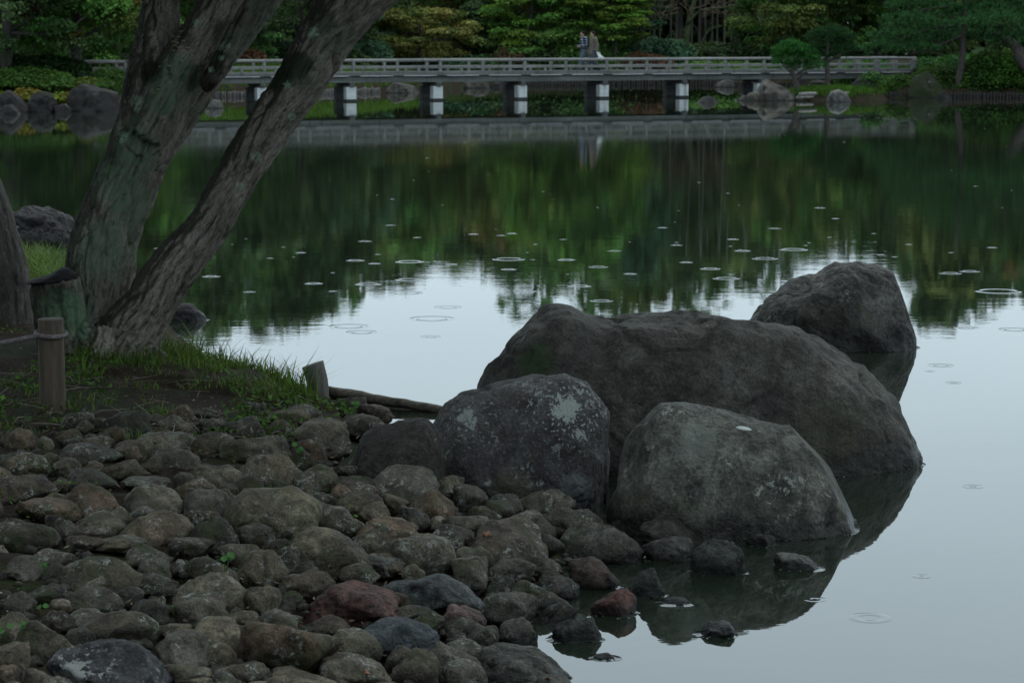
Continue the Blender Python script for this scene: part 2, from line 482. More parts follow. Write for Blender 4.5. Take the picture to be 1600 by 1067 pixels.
def ticks(parts):
    return np.unique(np.round(np.concatenate([np.arange(a, b, s) for a, b, s in parts]), 4))
tx = ticks([(-420, -60, 30), (-60, -24, 3), (-24, -8, 0.6), (-8, 3, 0.11), (3, 24, 0.6), (24, 60, 3), (60, 421, 30)])
ty = ticks([(-60, 6, 3), (6, 8.5, 0.5), (8.5, 24, 0.11), (24, 42, 0.8), (42, 76, 2.5), (76, 126, 0.6), (126, 180, 4), (180, 701, 30)])
GX, GY = np.meshgrid(tx, ty)
gxf, gyf = GX.ravel(), GY.ravel()
GZ = gh(gxf, gyf)
PP = np.stack([gxf, gyf, np.zeros_like(gxf)], 1)
nearm = (gyf < 40) & (GZ > 0.0)
GZ = GZ + np.where(nearm, 0.035 * fbm(PP * 1.7, 4) + 0.012 * fbm(PP * 9, 2), 0) + np.where((gyf > 70) & (GZ > 0.1), 0.1 * fbm(PP * 0.3, 3), 0)
beachm = (gyf < 16.2) & (gyf > 6) & (GZ > -0.2)
_dn = sdist(gxf, gyf, NEAR)[0]; _t = np.clip((_dn - 0.9) / 1.0, 0, 1); GZ = GZ + np.where(beachm, -0.075 + 0.045 * _t * _t * (3 - 2 * _t) + _t * 0.03 * fbm(PP * 5.0, 3), 0)
nx, ny = len(tx), len(ty)
ii, jj = np.meshgrid(np.arange(nx - 1), np.arange(ny - 1))
q = (jj * nx + ii).ravel()
TF = np.stack([q, q + 1, q + 1 + nx, q + nx], 1)

def ground_material():
    k = NT('bank_soil'); P = k.pos()
    n1 = k.noise(P, 1.3, 5, 0.6); n2 = k.noise(P, 14, 6, 0.7); n3 = k.noise(P, 75, 3, 0.6)
    c = k.mix(k.ramp(n2, 0.3, 0.7), (0.013, 0.009, 0.006), (0.036, 0.024, 0.015))
    c = k.mix(k.ramp(n3, 0.6, 0.72), c, (0.06, 0.044, 0.030))
    c = k.mix(k.math('MULTIPLY', k.ramp(n1, 0.48, 0.62), k.ramp(n2, 0.35, 0.6)), c, (0.022, 0.034, 0.011))
    b = k.bump(n3, 0.6, 0.012, k.bump(n2, 0.8, 0.04))
    k.pbr(c, 0.9, b, 0.1)
    return k.m
M_ground = ground_material()
ground = mk('ground', np.stack([gxf, gyf, GZ], 1), TF, M_ground)
tag(ground, 'dark soil bank and pond floor', None, None, 'structure')

# water: one still sheet at z = 0
M_water = water_material()
wx = ticks([(-420, 421, 60)]); wy = ticks([(-60, 201, 20)])
WX, WY = np.meshgrid(wx, wy)
ii, jj = np.meshgrid(np.arange(len(wx) - 1), np.arange(len(wy) - 1)); q = (jj * len(wx) + ii).ravel()
water = mk('water', np.stack([WX.ravel(), WY.ravel(), np.zeros(WX.size)], 1), np.stack([q, q + 1, q + 1 + len(wx), q + len(wx)], 1), M_water)
tag(water, 'still dark green pond under light rain', None, None, 'structure')

# rings of single raindrops on the water: low real ridges
def ring_mesh(R, A, w):
    n = 40
    offs = np.array([-2.6, -1.5, -0.7, 0, 0.7, 1.5, 2.6]) * w
    hs = np.array([0.0002, 0.12, 0.7, 1.0, 0.7, 0.12, 0.0]) * A + 0.0012
    hs[0] = hs[-1] = 0.0004
    a = np.linspace(0, 2 * np.pi, n, endpoint=False)
    V = np.concatenate([np.stack([(R + o) * np.cos(a), (R + o) * np.sin(a), np.full(n, h)], 1) for o, h in zip(offs, hs)])
    Fc = np.array([(k * n + j, k * n + (j + 1) % n, (k + 1) * n + (j + 1) % n, (k + 1) * n + j) for k in range(6) for j in range(n)])
    return V, Fc
RINGS = [(640, 437, 44), (742, 435, 38), (570, 377, 20), (490, 443, 26), (390, 456, 16), (555, 407, 27), (585, 412, 16), (640, 409, 45), (705, 413, 18),
         (795, 421, 22), (795, 405, 52), (800, 365, 14), (740, 366, 14), (783, 368, 12), (575, 444, 40), (635, 458, 50), (565, 519, 46), (545, 510, 60),
         (673, 526, 28), (757, 504, 46), (757, 512, 46), (675, 498, 70), (885, 406, 26), (935, 417, 28), (1072, 410, 18), (1135, 435, 42), (1057, 383, 16),
         (1145, 374, 16), (1035, 356, 14), (1195, 404, 40), (1240, 390, 44), (1281, 325, 16), (1210, 357, 20), (1485, 427, 34), (1515, 424, 30), (1560, 455, 74),
         (1425, 475, 24), (1470, 571, 37), (1453, 580, 11), (1550, 387, 14), (1545, 499, 26), (1585, 515, 46), (1273, 936, 27), (1510, 512, 36), (1420, 382, 8),
         (1360, 965, 60), (940, 470, 34), (905, 447, 36), (1110, 420, 30), (1160, 392, 24), (985, 428, 18), (520, 455, 10), (330, 432, 26), (250, 388, 18), (960, 392, 20),
         (610, 352, 14), (470, 395, 14), (700, 480, 40), (820, 455, 34), (1490, 598, 20), (1520, 760, 26), (1440, 900, 22)]
rr = np.random.default_rng(77)
for k in range(70):
    yy = 198 + 235 * rr.random() ** 1.1
    xx = 240 + 1350 * rr.random()
    RINGS.append((xx, yy, 0.8 * (3 + 8 * rr.random() ** 3) * (0.5 + (yy - 190) / 260)))
boulder_clear = lambda x, y: not (1160 < x < 1440 and 405 < y < 555) and not (720 < x < 1440 and y > 470 and y < 900)
for (x, y, wpx) in RINGS:
    if not boulder_clear(x, y): continue
    p = gp(x, y, 0.0)
    if sdist([p[0]], [p[1]], NEAR)[0][0] > -0.4: continue
    R = wpx * mpp(p[1]) / 2 * 0.85
    w = min(0.007 + 0.04 * R, R / 4.0)
    A = w * (0.14 if y < 470 else 0.04) * (0.2 + 0.8 * rr.random())
    V, Fc = ring_mesh(R, A, w)
    o = mk('ripple_ring', V, Fc, M_water, water)
    o.location = (p[0], p[1], 0.0)

# ================================================================== FOREGROUND: cobble beach
def stone_shape(seed, lvl=4, p=9.0, planes=16, rough=0.03, flat=1.0):
    r = np.random.default_rng(seed)
    V, Fc = ico(lvl)
    N = r.normal(size=(planes, 3)); N /= np.linalg.norm(N, axis=1)[:, None]
    d = r.uniform(0.55, 1.0, planes)
    q = np.maximum(V @ N.T, 0) / d
    base = np.maximum(np.abs(V) @ np.ones(3) / 3.0, 0.5)
    rad = (np.sum(q ** p, axis=1) + (1 / 1.12) ** p) ** (-1 / p)
    V = V * rad[:, None]
    off = r.uniform(0, 100, 3)
    V = V * (1 + rough * 2.4 * fbm(V * 1.3 + off, 2) + rough * 1.3 * fbm(V * 4.0 + off, 4) - rough * 1.2 * np.exp(-(np.abs(pn(V * 1.7 + off + 9)) / 0.04) ** 2))[:, None]
    V -= (V.max(0) + V.min(0)) / 2
    V /= (V.max(0) - V.min(0)) / 2
    return V, Fc

M_cobble = rock_material('cobble_stone', (0.072, 0.062, 0.049), (0.142, 0.124, 0.099), (0.060, 0.051, 0.036), lich=0.75, moss=0.5, use_obj=True, scale=1.5, wet=0.08, patchy=0.7, dark=0.9)
cob_pool = []
for s in range(34):
    V, Fc = stone_shape(100 + s, 4 if s < 26 else 3, p=[10, 18, 32, 60][s % 4], planes=[7, 10, 13][s % 3], rough=0.055)
    o = mk('cobble', V, Fc, M_cobble, link=False)
    cob_pool.append(o.data)

C5 = """445,138,195,110 75,185,130,75 300,150,70,50 630,135,130,60 740,100,100,40 870,145,150,75 905,80,80,45 1065,100,200,85 1000,150,90,60
1145,180,200,110 745,140,100,50 585,210,220,95 750,215,160,95 925,230,270,110 965,305,230,140 1105,235,130,105 310,235,240,90 440,245,130,60 250,180,90,50
340,200,110,40 100,275,150,85 240,285,100,60 620,265,180,80 30,270,80,60 320,325,180,85 435,305,180,65 520,290,80,45 75,360,230,90 210,355,60,45 520,343,160,45
780,325,200,100 535,405,220,100 690,365,170,70 735,420,170,120 320,410,200,110 170,440,210,80 350,485,180,65 980,435,350,190 1140,345,120,80 1150,410,85,60
1215,385,80,90 1200,480,140,100 90,530,220,115 215,505,110,110 500,450,120,50 565,515,230,115 700,490,100,90 770,530,160,140 685,575,160,85 905,535,140,95
300,560,150,60 420,560,200,60 520,600,160,90 180,610,160,60 90,650,130,80 355,665,290,130 550,660,110,85 632,645,60,60
735,640,140,85 935,645,190,140 1030,610,90,90 1095,700,190,90 170,740,170,80 50,780,140,85 345,765,180,80 460,750,95,65 560,700,140,60 755,740,230,130
935,760,130,90 1045,760,70,50 530,800,160,90 710,800,190,110 560,770,60,40 870,825,110,50 985,840,150,90 55,860,160,100 210,840,140,80 320,840,170,90
430,860,250,130 175,910,220,150 40,970,130,100 620,870,140,50 820,865,70,50 770,880,170,90 865,890,60,40 650,940,190,120 1030,930,350,190
780,955,120,85 30,1030,90,80 140,1050,120,70 660,1025,180,70 870,1020,190,95 700,1060,130,40 1090,1050,250,70 1215,990,60,110 820,1050,130,50"""
C6 = """195,150,100,70 215,210,160,70 260,175,110,60 215,340,80,40 60,400,130,70 200,370,130,50 210,410,150,60 200,430,150,50 205,465,160,70 360,410,220,110
440,480,160,110 500,405,110,50 580,445,110,70 325,470,90,60 90,465,80,60 155,530,150,90 105,620,260,150 260,500,100,60 305,555,190,95 390,520,110,80 250,600,130,90
560,545,150,85 500,590,110,90 620,505,110,70 690,470,110,60 770,525,140,70 820,465,190,80 925,530,190,100 1010,590,260,140 410,635,220,140 300,665,120,55
215,695,120,60 700,605,250,120 590,640,130,60 840,600,90,60 570,690,120,110 710,690,160,80 680,740,90,60 820,675,110,70 800,770,180,85
860,730,140,90 690,810,200,100 110,865,150,65 265,780,130,70 345,790,70,50 380,830,130,50 440,855,110,60 610,905,90,70
730,885,120,90 860,835,130,80 185,930,190,100 535,985,160,120 200,1010,220,100 395,1010,150,130
560,945,140,50 535,905,60,40 25,700,110,80 1095,545,110,60 640,560,90,60 480,540,70,50 760,640,90,50 640,900,60,40"""
COB = []
for t in C5.split():
    a, b, c, d = map(float, t.split(',')); COB.append((a / 2.285, 600 + b / 2.285, c / 2.285, d / 2.285))
for t in C6.split():
    a, b, c, d = map(float, t.split(',')); COB.append((460 + a / 2.104, 560 + b / 2.104, c / 2.104, d / 2.104))

crng = np.random.default_rng(31)
TONES = [(1.05, 0.80, 0.68), (1.0, 0.92, 0.8), (0.62, 0.64, 0.68), (1.0, 0.98, 0.92), (0.9, 0.86, 0.78), (1.1, 1.08, 1.02), (0.75, 0.78, 0.80), (1.0, 0.86, 0.78), (0.85, 0.9, 0.95), (0.8, 0.74, 0.66), (1.25, 1.22, 1.15), (0.95, 0.92, 0.80)]
placed = []
def seat(cx, cy, w, h, lift=0.12):
    """centre, size of a stone whose visible outline in the photo is w x h around (cx, cy)"""
    z = 0.25
    for _ in range(12):
        p = gp(cx, cy + 0.12 * h, z)
        z = 0.6 * z + 0.4 * (gz(p[0], p[1]) + lift * h * mpp(p[1]))
    m = mpp(p[1])
    ww, hh = w * m * 1.14, h * m * 1.15
    dep = ww * 0.95
    hs = min(math.sqrt(max(hh * hh - (0.18 * dep) ** 2, (0.5 * hh) ** 2)), ww * 0.9)
    return p - np.array([0, 0, 0.15 * hs]), ww, dep, hs * 1.35

def cobble(cx, cy, w, h, name='cobble', parent=None, mesh=None, tone=None, yaw=None):
    p, ww, dep, hs = seat(cx, cy, w, h)
    me = mesh or cob_pool[int(crng.integers(0, 26))]
    o = bpy.data.objects.new(name, me)
    o.location = p
    o.scale = (ww / 2, dep / 2 * crng.uniform(0.85, 1.15), hs / 2)
    o.rotation_euler = (crng.uniform(-0.25, 0.25), crng.uniform(-0.22, 0.22), crng.choice([0, math.pi]) + crng.uniform(-0.15, 0.15) if yaw is None else yaw)
    t = np.array(tone if tone is not None else TONES[int(crng.integers(0, len(TONES)))]) * crng.uniform(0.55, 1.3)
    cool = min(1.0, max(0.0, (0.9 - sdist([p[0]], [p[1]], NEAR)[0][0]) / 0.9))      # washed grey stones along the waterline
    t = t * (1 - cool) + np.array([0.80, 0.90, 1.06]) * t.mean() * 0.92 * cool
    o.color = (float(t[0]), float(t[1]), float(t[2]), 1)
    col.objects.link(o)
    if parent is not None: set_parent(o, parent)
    placed.append((p[0], p[1], max(ww, dep) / 2))
    return o
for t in COB: cobble(*t, parent=ground)

# singular stones of the beach: things with their own look
def special(name, label, cx, cy, w, h, c1, c2, c3, seed, lich=0.0, moss=0.0, spots=(), p=9, group=None, cat='stone', zfix=None, mossspots=(), rough=0.6):
    if zfix is None: pt, ww, dep, hs = seat(cx, cy, w, h)
    else:
        pt = gp(cx, cy + h * 0.28, zfix); m = mpp(pt[1]); ww = w * m; dep = ww * 0.8; hs = h * m * 1.5; pt = pt + np.array([0, 0.25 * dep, 0])
    V, Fc = stone_shape(seed, 5, p=p * 1.7, planes=12, rough=0.045)
    V = V * np.array([ww / 2, dep / 2, hs / 2]); V = V * (1 + 0.02 * fbm(V * 14 + seed, 3))[:, None]
    sp = [((pt[0] + a * ww / 2, pt[1] - dep * 0.35, pt[2] + b * hs / 2), r, cc, dd) for (a, b, r, cc, dd) in spots]
    mat = rock_material(name + '_surface', c1, c2, c3, lich, moss, sp, rough, 1.4, wet=0.07)
    o = mk(name, V, Fc, mat); o.location = pt
    placed.append((pt[0], pt[1], max(ww, dep) / 2))
    return tag(o, label, cat, group or 'stones of the shore')
PALE = (0.30, 0.31, 0.29)
s5 = lambda a, b, c, d: (a / 2.285, 600 + b / 2.285, c / 2.285, d / 2.285)
s6 = lambda a, b, c, d: (460 + a / 2.104, 560 + b / 2.104, c / 2.104, d / 2.104)
special('stone', 'flat dark slate-coloured stone with large white lichen crust at the lower left', *s5(390, 1000, 410, 190), (0.035, 0.036, 0.042), (0.06, 0.06, 0.068), (0.03, 0.03, 0.034), 901,
        spots=[(-0.5, 0.35, 0.085, PALE, 0.95), (0.8, 0.5, 0.03, PALE, 0.8), (0.1, 0.5, 0.03, PALE, 0.7)], p=13)
special('stone', 'long reddish stone lying among the grey cobbles', *s6(180, 790, 300, 130), (0.075, 0.035, 0.028), (0.11, 0.055, 0.045), (0.05, 0.038, 0.036), 902, p=12)
special('stone', 'big flat grey-blue slab in the middle of the cobbles', *s6(445, 750, 340, 140), (0.06, 0.066, 0.07), (0.10, 0.106, 0.108), (0.055, 0.058, 0.06), 903, p=14)
special('stone', 'blue-grey stone just below the reddish one', *s6(335, 900, 280, 110), (0.045, 0.052, 0.06), (0.07, 0.078, 0.088), (0.04, 0.044, 0.05), 904, p=12)
special('stone', 'small pinkish stone below the flat grey-blue slab', *s6(560, 845, 130, 95), (0.10, 0.062, 0.058), (0.14, 0.09, 0.085), (0.06, 0.045, 0.042), 905, p=10)
special('stone', 'wide grey stone at the bottom edge beside the water', *s6(750, 1000, 280, 130), (0.05, 0.05, 0.045), (0.10, 0.10, 0.085), (0.04, 0.04, 0.034), 906, p=12)
special('stone', 'pale small stone at the lower left of the slab', *s6(300, 665, 120, 55), (0.11, 0.11, 0.10), (0.17, 0.165, 0.15), (0.08, 0.08, 0.074), 907, p=12)
special('stone', 'brown stone with its foot in the water left of two round ones', *s6(1000, 705, 180, 130), (0.05, 0.034, 0.028), (0.08, 0.055, 0.045), (0.035, 0.028, 0.026), 908, p=9)
special('stone', 'rust-red stone standing in the shallow water', *s6(1050, 815, 160, 110), (0.085, 0.034, 0.028), (0.12, 0.055, 0.045), (0.04, 0.03, 0.028), 909, p=9, zfix=0.0)
special('stone', 'small black wet stone in the shallows nearest the bottom edge', *s6(930, 900, 170, 100), (0.022, 0.022, 0.022), (0.04, 0.04, 0.038), (0.018, 0.018, 0.018), 910, p=9, zfix=0.0)
special('stone', 'dark pointed stone in the water between brown and round ones', 1010, 915, 66, 62, (0.028, 0.028, 0.027), (0.05, 0.048, 0.045), (0.02, 0.02, 0.02), 911, p=9, zfix=0.0)
special('stone', 'rounded dark stone in the water below the front boulder', 1125, 876, 92, 74, (0.04, 0.042, 0.04), (0.07, 0.072, 0.068), (0.03, 0.03, 0.03), 912, p=7, zfix=0.0)
special('stone', 'oval mottled stone at the waterline, left of the rounded dark one', 1046, 862, 82, 50, (0.05, 0.05, 0.046), (0.085, 0.085, 0.078), (0.04, 0.04, 0.036), 913, p=6, zfix=0.0)
special('stone', 'low brownish stone tucked under the front boulder', 1055, 832, 112, 44, (0.045, 0.04, 0.034), (0.07, 0.062, 0.054), (0.035, 0.03, 0.027), 914, p=7, zfix=0.02)
special('stone', 'pale ribbed stone barely above the water below the front boulder', 1247, 881, 74, 30, (0.10, 0.10, 0.095), (0.16, 0.16, 0.15), (0.05, 0.05, 0.05), 915, p=8, zfix=0.0)
special('stone', 'lone little dark rock in the pale water near the bottom', 1123, 987, 62, 28, (0.035, 0.036, 0.036), (0.06, 0.06, 0.058), (0.03, 0.03, 0.03), 916, p=9, zfix=0.0)
special('stone', 'tiny black stone tip in the water by the bottom edge', 945, 1026, 36, 10, (0.025, 0.025, 0.025), (0.04, 0.04, 0.04), (0.02, 0.02, 0.02), 917, p=8, zfix=0.0)
special('stone', 'tiny dark stone tip just right of the black pointed stone', 1056, 941, 46, 13, (0.025, 0.026, 0.026), (0.04, 0.04, 0.04), (0.02, 0.02, 0.02), 918, p=8, zfix=0.0)
special('stone', 'small greenish stone in the dark water at the front boulder\'s foot', 1190, 846, 50, 26, (0.04, 0.045, 0.036), (0.06, 0.066, 0.054), (0.03, 0.032, 0.028), 919, p=9, zfix=0.0)

# smaller stones wedged between: individuals first, the finest as one mass of pebbles
BEACH = np.array([(-120, 668), (20, 655), (170, 640), (400, 632), (560, 645), (640, 735), (930, 800), (985, 850), (900, 925), (835, 975), (870, 1067), (880, 1140), (-120, 1140)], float)
def in_px(x, y): return sdist([x], [y], BEACH)[0][0] > 0
cnt = 0; tries = 0
while cnt < 112 and tries < 9000:
    tries += 1
    x, y = crng.uniform(-110, 980), crng.uniform(640, 1130)
    if not in_px(x, y): continue
    w = crng.uniform(28, 62) * (0.75 + (y - 640) / 1000)
    p, ww, dep, hs = seat(x, y, w, w * 0.6)
    if any((p[0] - a) ** 2 + ((p[1] - b) * 0.9) ** 2 < (0.80 * r + 0.30 * ww) ** 2 for a, b, r in placed): continue
    cobble(x, y, w, w * crng.uniform(0.5, 0.75), parent=ground, mesh=cob_pool[26 + int(crng.integers(0, 8))]); cnt += 1

pv, pf, n0 = [], [], 0
bv, bf = ico(1)
for _ in range(1500):
    x, y = crng.uniform(-110, 985), crng.uniform(640, 1130)
    if not in_px(x, y): continue
    p = gp(x, y, 0.2); z = gz(p[0], p[1]); p = gp(x, y, z)
    s = crng.uniform(0.012, 0.045)
    v = bv * (1 + 0.25 * crng.normal(size=(len(bv), 1)) * 0.6) * np.array([s, s * crng.uniform(0.7, 1.1), s * 0.65])
    pv.append(v + np.array([p[0], p[1], gz(p[0], p[1]) - 0.02])); pf.append(bf + n0); n0 += len(bv)
M_pebble = rock_material('pebble_stone', (0.05, 0.046, 0.04), (0.09, 0.082, 0.07), (0.035, 0.034, 0.028), moss=0.5, scale=2.0)
tag(mk('pebbles', np.concatenate(pv), np.concatenate(pf), M_pebble, ground), None, None, None, 'stuff')

# ================================================================== FOREGROUND: boulders
def boulder(name, label, prof, Yf, depth, mat, lvl=7, zb=-0.3, taper=0.35, amp=0.05, seed=1, k_end=0.35, ridge=(), squ=0.75, group='boulders at the water', facets=9, fdepth=(0.03, 0.11)):
    Yc = Yf + depth * 0.5
    pr = np.array([[dp(x, y, Yc)[0], dp(x, y, Yc)[2]] for x, y in prof])
    V, Fc = ico(lvl)
    x0, x1 = pr[0, 0], pr[-1, 0]
    xm, hw = (x0 + x1) / 2, (x1 - x0) / 2
    s = np.clip(V[:, 0], -1, 1)
    X = xm + hw * np.sign(s) * np.abs(s) ** 0.92
    # the outline is followed at every lateral station
    top = np.interp(X, pr[:, 0], pr[:, 1])
    ker = np.array([np.interp(X + d * hw, pr[:, 0], pr[:, 1]) for d in (-0.03, 0.03)])
    top = (2 * top + ker.sum(0)) / 4
    rad = np.sqrt(np.maximum(V[:, 1] ** 2 + V[:, 2] ** 2, 1e-9))
    cy, cz = V[:, 1] / rad, V[:, 2] / rad
    cy = np.sign(cy) * np.abs(cy) ** squ; cz = np.sign(cz) * np.abs(cz) ** squ
    kk = np.minimum(1, (rad * 1.15) ** k_end)
    zc = (top + zb) / 2; hz = (top - zb) / 2
    Z = zc + hz * cz * np.where(cz > 0, np.minimum(1, kk * 1.02), kk)
    zn = np.clip((Z - zb) / (top - zb + 1e-6), 0, 1)
    D = depth / 2 * np.sqrt(np.maximum(1 - np.abs(s) ** 2.6, 0.10)) * (1.05 - taper * zn)
    Y = Yc + D * cy
    Vn = np.stack([X, Y, Z], 1)
    c0 = np.array([xm, Yc, (pr[:, 1].mean() + zb) / 2])
    dirn = Vn - c0; dirn /= np.linalg.norm(dirn, axis=1)[:, None] + 1e-9
    sc = hw
    n = 0.55 * amp * fbm(Vn * 1.1 / sc + seed * 7.1, 3) + 0.35 * amp * fbm(Vn * 3.3 / sc + seed * 3.3, 4)
    rdg = np.abs(pn(Vn * np.array([1.3, 1.3, 2.6]) / sc + seed * 11.7) + 0.15 * pn(Vn * 7 / sc)); n = n - 0.22 * amp * np.exp(-(rdg / 0.022) ** 2)
    n = n + 0.30 * amp * (0.35 - np.abs(pn(Vn * 2.4 / sc + seed * 5.7))) * 2
    n = n + 0.10 * amp * fbm(Vn * 14 / sc + seed, 5)
    for (px, py, r, d) in ridge:                 # dents and cracks seen in the photo
        pc = dp(px, py, Yf + depth * 0.2); n = n + d * np.exp(-(((Vn - pc) * np.array([1, 0.5, 1])) ** 2).sum(1) / r ** 2)
    Vn = Vn + dirn * (n * sc * 2)[:, None]
    rf = np.random.default_rng(seed * 3 + 1)
    for _ in range(facets):                      # flattened faces, mostly on the side that is seen
        nn = rf.normal(size=3); nn[1] = -abs(nn[1]) * rf.uniform(0.3, 1.4); nn[2] = abs(nn[2]) * 0.8 - 0.1; nn /= np.linalg.norm(nn)
        dd = Vn @ nn; lim = dd.max() - sc * rf.uniform(*fdepth); ex = np.maximum(dd - lim, 0)
        Vn = Vn - nn * (ex * 0.82)[:, None]
    o = mk(name, Vn, Fc, mat)
    return tag(o, label, 'boulder', group)

LI = (0.27, 0.29, 0.27)
fp = lambda x, y, Y: tuple(dp(x, y, Y))
M_b1 = rock_material('dark_boulder_rock', (0.044, 0.041, 0.036), (0.078, 0.074, 0.066), (0.036, 0.034, 0.027), patchy=0.5, dark=0.84, lich=0.22, moss=0.12, wet=0.16,
                     mossspots=[(fp(830, 565, 14.3), 0.17, (0.022, 0.045, 0.012), 0.9), (fp(800, 540, 14.3), 0.12, (0.02, 0.034, 0.012), 0.7), (fp(1290, 690, 14.2), 0.30, (0.045, 0.045, 0.018), 0.5),
                                (fp(1370, 585, 14.6), 0.10, (0.07, 0.08, 0.05), 0.6)],
                     spots=[(fp(1140, 590, 14.2), 0.06, (0.13, 0.13, 0.12), 0.5), (fp(1310, 640, 14.2), 0.05, (0.12, 0.125, 0.10), 0.5)])
boulder('boulder', 'largest dark boulder, long whale-back shape behind the other two', [(728, 650), (735, 605), (757, 565), (788, 520), (820, 488), (858, 473), (892, 479), (930, 496), (962, 491), (1010, 490), (1065, 494), (1130, 503), (1190, 520),
        (1250, 536), (1300, 556), (1350, 582), (1390, 610), (1415, 642), (1430, 672), (1436, 705), (1436, 745)], 14.05, 1.35, M_b1, zb=-0.55, k_end=0.45, seed=2, amp=0.042, facets=0,
        ridge=[(925, 530, 0.10, -0.035), (985, 640, 0.07, -0.03), (1150, 560, 0.13, 0.012)])
M_b2 = rock_material('lichen_boulder_rock', (0.046, 0.042, 0.045), (0.074, 0.069, 0.069), (0.036, 0.030, 0.029), patchy=0.6, dark=0.9, lich=0.4, moss=0.12, wet=0.02,
                     spots=[(fp(895, 640, 13.1), 0.15, LI, 0.95), (fp(908, 682, 13.1), 0.085, LI, 0.9), (fp(728, 655, 13.15), 0.10, LI, 0.85), (fp(820, 640, 13.1), 0.05, LI, 0.65), (fp(870, 700, 13.1), 0.04, LI, 0.5), (fp(775, 690, 13.1), 0.04, LI, 0.4),
                            (fp(895, 770, 13.1), 0.16, (0.105, 0.115, 0.118), 0.75), (fp(950, 620, 13.2), 0.05, (0.10, 0.105, 0.105), 0.6)],
                     mossspots=[(fp(800, 765, 13.1), 0.16, (0.05, 0.054, 0.02), 0.55), (fp(715, 705, 13.1), 0.07, (0.02, 0.03, 0.01), 0.7)])
boulder('boulder', 'squat boulder with white lichen crusts, in front of the largest one', [(640, 760), (652, 715), (668, 672), (690, 642), (720, 620), (762, 602), (820, 591), (880, 585), (922, 589), (945, 603), (959, 635), (966, 690), (962, 745), (950, 800)],
        13.02, 0.95, M_b2, seed=6, amp=0.035, facets=6, zb=-0.2, taper=0.3, ridge=[(700, 755, 0.09, -0.02), (930, 660, 0.08, 0.02), (880, 775, 0.13, 0.02)])
M_b3 = rock_material('grey_boulder_rock', (0.054, 0.054, 0.046), (0.098, 0.098, 0.086), (0.040, 0.037, 0.037), patchy=0.8, lich=0.55, moss=0.25, wet=0.15, dark=1.08,
                     spots=[(fp(1090, 690, 12.4), 0.20, (0.145, 0.15, 0.135), 0.55), (fp(1060, 645, 12.5), 0.12, (0.14, 0.145, 0.13), 0.5), (fp(1020, 685, 12.5), 0.03, (0.15, 0.19, 0.12), 0.9), (fp(1010, 703, 12.5), 0.03, (0.14, 0.18, 0.11), 0.8), (fp(1245, 690, 12.6), 0.08, (0.13, 0.135, 0.12), 0.5)],
                     mossspots=[(fp(1000, 712, 12.5), 0.08, (0.025, 0.034, 0.008), 0.8), (fp(985, 790, 12.4), 0.12, (0.05, 0.045, 0.02), 0.5)])
boulder('boulder', 'front grey boulder at the water with a white leaf on top', [(940, 815), (946, 770), (957, 735), (975, 700), (1000, 660), (1028, 636), (1060, 630), (1100, 638), (1150, 648), (1200, 656), (1245, 676), (1286, 704), (1318, 738), (1342, 770), (1358, 802), (1364, 838)],
        12.28, 1.15, M_b3, zb=-0.45, k_end=0.55, seed=9, amp=0.04, facets=5, taper=0.45, ridge=[(1080, 790, 0.05, -0.03), (1165, 790, 0.07, -0.03), (1215, 770, 0.06, -0.015), (1010, 735, 0.06, -0.025), (1270, 790, 0.1, 0.02), (1130, 740, 0.1, 0.015)])
M_b4 = rock_material('pond_boulder_rock', (0.045, 0.044, 0.043), (0.088, 0.085, 0.081), (0.040, 0.038, 0.035), lich=0.3, moss=0.15, wet=0.22,
                     mossspots=[(fp(1240, 480, 19.6), 0.22, (0.10, 0.12, 0.06), 0.6), (fp(1370, 490, 19.6), 0.16, (0.07, 0.09, 0.045), 0.6), (fp(1300, 520, 19.6), 0.4, (0.022, 0.024, 0.012), 0.55)])
boulder('boulder', 'peaked boulder standing alone in the water behind the group', [(1168, 520), (1172, 498), (1182, 478), (1203, 458), (1240, 441), (1278, 431), (1308, 414), (1334, 410), (1368, 418), (1398, 434), (1414, 462), (1424, 505), (1436, 545)],
        19.75, 1.1, M_b4, zb=-0.5, seed=14, amp=0.045, facets=3, ridge=[(1330, 470, 0.12, 0.02)])
M_b5 = rock_material('brown_boulder_rock', (0.028, 0.022, 0.020), (0.046, 0.038, 0.034), (0.024, 0.020, 0.017), lich=0.4, moss=0.25, wet=0.02)
boulder('boulder', 'dark brown head-sized boulder leaning on the left of the lichen-crusted one', [(546, 726), (550, 704), (564, 684), (592, 669), (632, 657), (668, 655), (692, 664), (705, 686), (706, 710), (696, 738)],
        12.55, 0.62, M_b5, seed=17, amp=0.05, lvl=6, facets=3, zb=0.0, ridge=[(660, 700, 0.06, -0.01)])

# pale fallen leaf on the front boulder
p = dp(1162, 672, 12.55)
Vl = []
for u in np.linspace(-1, 1, 9):
    wdt = 0.016 * math.sqrt(max(0, 1 - u * u)) + 0.002
    for s in (-1, 0, 1): Vl.append((u * 0.042, s * wdt * 0.6, 0.010 - 0.012 * u * u * 0.5 + (0.004 if s else 0)))
Fl = [(a * 3 + b, a * 3 + b + 1, a * 3 + b + 4, a * 3 + b + 3) for a in range(8) for b in range(2)]
lf = mk('fallen_leaf', Vl, Fl, plain('pale_leaf', (0.60, 0.60, 0.55), 0.6, 0.15))
lf.location = p; lf.rotation_euler = (math.radians(38), math.radians(26), math.radians(-8))
lf.modifiers.new('thick', 'SOLIDIFY').thickness = 0.004
tag(lf, 'single whitish fallen leaf lying on the front grey boulder', 'leaf')
FRONT_LEAF = lf

